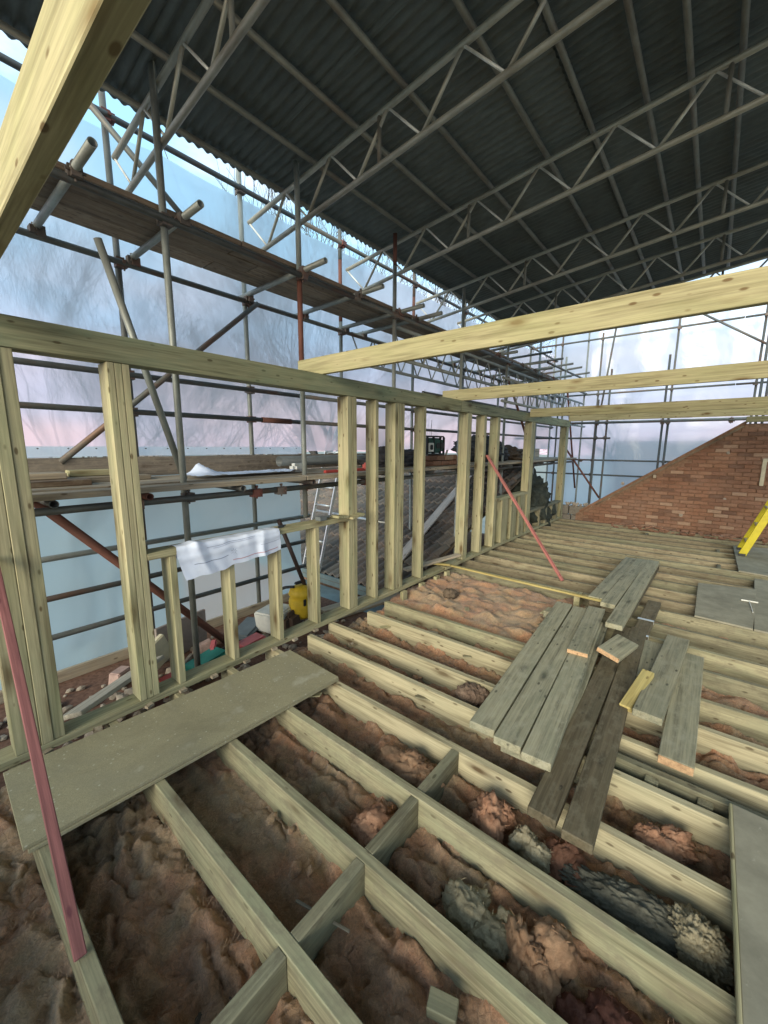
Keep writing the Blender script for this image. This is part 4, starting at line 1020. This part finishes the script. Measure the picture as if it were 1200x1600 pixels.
ink(seg(.25, .72, 14.3), .0012, P_INK); ink(seg(.30, .70, 15.1), .0008, P_INK); ink(seg(.12, .42, 20.4), .0022, P_INK); ink(seg(.45, .98, 23.7), .003, P_INKR); ink(seg(.78, .99, 19.4), .001, P_INK)
for k in range(7):
    a = k * pi / 3.5; bm = bmesh.new(); c = Vector((-2.655, 1.50, .918)); d = Vector((0, cos(a), sin(a)))
    rod_bm(bm, c + d * .006, c + d * .024, .0014, n=4); link('printed_mark', bm_me(bm), P_INK, dr)
# papers lying on the lower deck
v, f = [], []
for j in range(13):
    for i in range(41):
        v.append((-3.25 - .30 * j / 12, 1.55 + 1.1 * i / 40, 1.435 + .02 * abs(fbm(i * .15, j * .3, 1, 4)) + (.09 * math.exp(-((i - 6) ** 2) / 6) * (j / 12))))
for j in range(12):
    for i in range(40): a = j * 41 + i; f.append((a, a + 1, a + 42, a + 41))
tag(link('loose_drawings', pydata('p', v, f, True), P_PAPER), 'crumpled blue white papers lying on the lower deck', 'drawing')

# ------------------------------------------------------------------ objects on the ledge outside the opening
vac = thing('vacuum_cleaner', 'yellow site vacuum with black hose standing by the sill studs', 'vacuum cleaner', (-3.32, 2.62, -.25))
vac.scale = (.85, .85, .80)
def lathe(pr, n=20):
    v, f = [], []
    for r, z in pr:
        for i in range(n): v.append((r * cos(2 * pi * i / n), r * sin(2 * pi * i / n), z))
    for j in range(len(pr) - 1):
        for i in range(n): f.append((j * n + i, j * n + (i + 1) % n, (j + 1) * n + (i + 1) % n, (j + 1) * n + i))
    return pydata('lathe', v, f, True)
o = link('body', lathe([(.001, 0), (.13, 0), (.15, .04), (.15, .24), (.13, .30), (.14, .31)]), P_YELLOW); o.parent = vac; o.location = (0, 0, .12)
o = link('lid', lathe([(.145, 0), (.15, .02), (.13, .09), (.06, .13), (.001, .13)]), P_YELLOW); o.parent = vac; o.location = (0, 0, .43)
rb('latch', (.145, -.05, .36), (.02, .04, .09), P_BLACK, .006, vac); rb('handle', (0, 0, .60), (.05, .16, .035), P_BLACK, .01, vac); rb('inlet', (.10, .09, .30), (.07, .06, .06), P_BLACK, .012, vac)
bm = bmesh.new(); pv = None
for k in range(20):
    t = k / 19; p = Vector((.0 - .15 * sin(t * pi), -.1 - .22 * t, .56 + .08 * sin(t * pi) - .30 * t))
    if pv is not None: rod_bm(bm, pv, p, .02, n=8)
    pv = p
o = link('hose', bm_me(bm, smooth=True), P_BLACK); o.parent = vac
def junk(name, c, s, mat, label, cat, rz=0, rx=0, seed=0, bev=.01, tap=1.0):
    if c[2] < 0: c = (c[0], c[1], c[2] + .11)
    bm = bmesh.new(); box_bm(bm, (0, 0, 0), s)
    for v in bm.verts:
        if v.co.z > 0: v.co.x *= tap; v.co.y *= tap
    bmesh.ops.bevel(bm, geom=list(bm.edges), offset=bev, segments=2, affect='EDGES')
    return tag(link(name, bm_me(bm), mat, None, Matrix.Translation(c) @ Matrix.Rotation(rz, 4, 'Z') @ Matrix.Rotation(rx, 4, 'X')), label, cat)
junk('white_tub', (-3.44, 2.36, -.24), (.26, .30, .22), P_WHITE, 'open white tub beside the yellow vacuum', 'tub', .3, 0, 0, .02, 1.12)
junk('work_bag', (-3.28, 2.46, -.25), (.16, .26, .2), plain('brown_canvas', (.09, .06, .045), .95), 'brown canvas bag in front of the yellow vacuum', 'bag', .2, .1, 0, .05, .7)
junk('grey_bag', (-3.58, 2.12, -.31), (.22, .38, .06), P_BLUEG, 'folded blue grey sack on the ledge left of the white tub', 'sack', .5, .1, 0, .02)
junk('pink_tray', (-3.28, 1.97, -.30), (.15, .26, .05), P_PINKPL, 'pink plastic tray on the ledge between the short studs', 'tray', .1, .05, 0, .012)
junk('toolbox', (-3.22, 1.50, -.29), (.20, .34, .11), P_TEAL, 'teal plastic case on the ledge behind the short studs', 'tool case', .2, .1, 0, .02)
junk('toolbox', (-3.10, 1.15, -.28), (.16, .16, .13), P_RED, 'red plastic case at the foot of the first short stud', 'tool case', .2, 0, 0, .02)
junk('pink_trowel', (-3.30, 1.60, -.23), (.05, .2, .03), P_PINKPL, 'pink handled tool resting on the teal case', 'hand tool', .9, .4, 0, .01)
junk('cardboard_sheet', (-3.66, 1.50, -.18), (.03, .50, .34), plain('grey_card', (.26, .22, .20), .9), 'brown grey board leaning behind the standing tube', 'board', .2, 0, 0, .003)
junk('plaster_slab', (-3.50, 1.22, -.18), (.05, .22, .24), P_CREAM, 'cream slab leaning behind the first short stud', 'slab', .3, .4, 0, .008)
junk('drill', (-3.42, 2.72, 1.46), (.10, .22, .09), P_WHITE, 'pale grey power tool on the lower deck', 'power tool', .2, 0, 0, .03)
junk('red_level', (-3.10, 3.1, 1.425), (.04, .62, .03), P_RED, 'red spirit level lying on the lower deck', 'spirit level', .05, 0, 0, .005)
junk('red_tool', (-3.15, 3.55, 1.45), (.12, .16, .09), P_RED, 'red tool at the right end of the spirit level', 'hand tool', .4, 0, 0, .02)
for k, (x, y, sx, sy, sz, m_, nm, lab, ct) in enumerate((
    (-3.40, 1.42, .05, .22, .04, P_STONE, 'timber_block', 'stone coloured lath end poking from the clutter by the teal case', 'wood offcut'),
    (-3.46, 1.62, .10, .14, .10, P_PINKW, 'plaster_lump', 'dusty pink lump of plaster behind the pink handled tool', 'rubble'),
    (-3.36, 1.74, .03, .30, .03, P_BLACK, 'black_bar', 'black bar lying between the teal case and pink tray', 'bar'),
    (-3.62, 1.85, .14, .20, .05, P_RUBBLE, 'brown_slab', 'brown slab flat on the ledge before the folded sack', 'slab'),
    (-3.20, 1.32, .06, .18, .03, P_WHITE, 'white_offcut', 'white plastic offcut between red and teal cases', 'offcut'),
    (-3.55, .95, .12, .16, .12, P_PINKW, 'plaster_lump', 'pinkish broken plaster left of the cream slab', 'rubble'))):
    junk(nm, (x, y, -.36 + sz / 2 + .01 + (.03 if k < 3 else 0)), (sx, sy, sz), m_, lab, ct, random.uniform(-.9, .9), random.uniform(-.25, .25), 0, .008, .8)
bmr = bmesh.new()
for k in range(190):
    q = random.uniform(.012, .05); r = bmesh.ops.create_icosphere(bmr, subdivisions=1, radius=q); a = random.uniform(.5, 1.8)
    for v in r['verts']: v.co = Vector((v.co.x * a, v.co.y * 1.2, v.co.z * .7)) * random.uniform(.8, 1.2)
    bmesh.ops.translate(bmr, vec=(random.uniform(-3.75, -2.88), random.uniform(-.4, 3.0), -.235), verts=r['verts'])
tag(link('ledge_rubble', bm_me(bmr), P_STONE), 'small broken bricks and stones covering the eaves ledge', 'rubble', kind='stuff')
o = bar('white_board', (-2.95, .50, .0), (-3.35, 1.15, -.04), .17, .03, W_CEM, roll=-.35); tag(o, 'pale cement stained board across the ledge left of the window', 'plank')
bar('verge_board', (-3.97, -1.2, -.20), (-3.97, 3.28, -.20), .03, .10, W_SCAF); tag(bpy.data.objects['verge_board'], 'pale board holding the foot of the lower sheet', 'plank')
plank('loose_board', (-3.2, 2.78), (-3.0, 4.0), .20, .03, -.245, W_SCAF, 'grey board lying outside the double stud at ledge level')
o = bar('loose_board', (-3.3, 2.9, -.19), (-3.12, 3.9, -.19), .12, .03, W_SCAF); tag(o, 'second grey board outside the double stud, on top of another', 'plank')

# ------------------------------------------------------------------ yellow stepladder at right
st = thing('stepladder', 'yellow fibreglass stepladder standing on the panel by the brick gable', 'ladder', (.55, 8.3, .024))
for dy in (0, .50):
    bar('stile', (.50, 8.25 + dy, .03), (1.15, 8.25 + dy * .75, 2.0), .035, .095, P_LADDER, st, .004)
    bar('rear_leg', (1.45, 8.25 + dy, .03), (1.19, 8.25 + dy * .75, 1.95), .03, .06, P_LADDER, st, .004)
    blk('foot', .455, .545, 8.22 + dy, 8.285 + dy, .023, .06, P_BLACK, st)
for k in range(6):
    t = .1 + .14 * k; x = .50 + .65 * t; z = .03 + 1.97 * t
    blk('tread', x - .04, x + .05, 8.27, 8.25 + .5 * (1 - .25 * t) - .02, z - .012, z + .012, M_ALU, st)
blk('top_cap', 1.08, 1.28, 8.2, 8.7, 2.0, 2.05, P_BLACK, st)

# ------------------------------------------------------------------ trees and houses outside
def tree_mesh(seed, H, depth=7, spread=.55):
    rnd = random.Random(seed); trunk = bmesh.new(); crown = bmesh.new()
    def grow(p, d, L, r, lv):
        n = 2 if lv < 4 else 1
        bm = trunk if lv < 2 else crown
        q = p
        for k in range(n):
            d = (d + Vector((rnd.gauss(0, .09), rnd.gauss(0, .09), rnd.gauss(.02, .05)))).normalized()
            e = q + d * (L / n); r2 = r * .86
            sides = 8 if lv < 2 else (5 if lv < 4 else 3)
            M, LL = frame(q, e)
            a = [bm.verts.new(M @ Vector((-LL / 2, r * cos(2 * pi * i / sides), r * sin(2 * pi * i / sides)))) for i in range(sides)]
            b = [bm.verts.new(M @ Vector((LL / 2, r2 * cos(2 * pi * i / sides), r2 * sin(2 * pi * i / sides)))) for i in range(sides)]
            for i in range(sides): bm.faces.new((a[i], a[(i + 1) % sides], b[(i + 1) % sides], b[i]))
            q, r = e, r2
        if lv >= depth: return
        m = 3 if lv < 5 else rnd.choice((2, 2, 3))
        for k in range(m):
            ax = Vector((rnd.gauss(0, 1), rnd.gauss(0, 1), rnd.gauss(0, .6))).normalized()
            nd = (d + ax * spread * rnd.uniform(.7, 1.3) + Vector((0, 0, .10))).normalized()
            grow(q, nd, L * rnd.uniform(.66, .86), max(.006, r * rnd.uniform(.5, .72)), lv + 1)
    grow(Vector((0, 0, 0)), Vector((0, 0, 1)), H * .26, H * .022, 0)
    return bm_me(trunk, 'trunk'), bm_me(crown, 'crown')
TV = [tree_mesh(s, 15, 7, sp) for s, sp in ((3, .55), (8, .62), (12, .5))]
for t in TV:
    for m in t: m.materials.append(P_BARK)
spots = [(-14.5, 3.2, .82, 'broad bare tree behind the sheeting at far left'), (-16, 8.2, .92, 'tall bare tree behind the sheeting left of the middle'), (-13, 12.5, .95, 'bare tree behind the sheeting above the upper deck'),
         (-17, 17, 1.15, 'bare tree whose twigs show between roof edge and sheeting'), (-14.5, 23, 1.0, 'bare tree beyond the end of the deck'), (-22, 11.5, 1.0, 'farther bare tree between two nearer ones'),
         (-8, 31, 1.0, 'bare tree behind the far sheet left of the tall poles'), (-3, 33, 1.1, 'spreading bare tree behind the far sheet in the middle'), (-19, 3.5, .9, 'thin bare tree low behind the left sheeting'),
         (-24, 22, 1.2, 'distant bare tree left of the far corner'), (-11.5, 19.5, .85, 'small bare tree near the far corner of the scaffold')]
for i, (x, y, s, lab) in enumerate(spots):
    t = thing('bare_tree', lab, 'tree', (x, y, -5.6), 'bare winter trees outside', i * 1.3); t.scale = (s, s, s * random.uniform(.95, 1.08))
    tr_, cr_ = TV[i % 3]
    for nm, me in (('trunk', tr_), ('crown', cr_)):
        o = bpy.data.objects.new(nm, me); COL.objects.link(o); o.parent = t
def house(x, y, w, d, h, rh, lab, rz=0):
    t = thing('far_house', lab, 'house', (x, y, -5.6), None, rz)
    bm = bmesh.new(); box_bm(bm, (0, 0, h / 2), (w, d, h)); o = link('wall', bm_me(bm), P_BLOCK); o.parent = t
    bm = bmesh.new(); vs = [bm.verts.new(p) for p in ((-w / 2 - .3, -d / 2 - .3, h), (w / 2 + .3, -d / 2 - .3, h), (w / 2 + .3, d / 2 + .3, h), (-w / 2 - .3, d / 2 + .3, h), (-w / 2 - .3, 0, h + rh), (w / 2 + .3, 0, h + rh))]
    for q in ((0, 1, 5, 4), (2, 3, 4, 5), (0, 4, 3), (1, 2, 5), (3, 2, 1, 0)): bm.faces.new([vs[i] for i in q])
    o = link('roof', bm_me(bm), P_TILE); o.parent = t
    for k in (-1, 1):
        bm = bmesh.new(); box_bm(bm, (k * w * .25, -d / 2 - .02, h * .6), (1.1, .08, 1.2)); o = link('window', bm_me(bm), P_GREY); o.parent = t
house(-1.5, 38, 9, 7, 5.2, 2.6, 'pale house with a pitched roof showing faintly through the far sheet', .2)
house(-30, 14, 10, 8, 4.5, 2.5, 'low house far behind the left sheeting', 1.3)
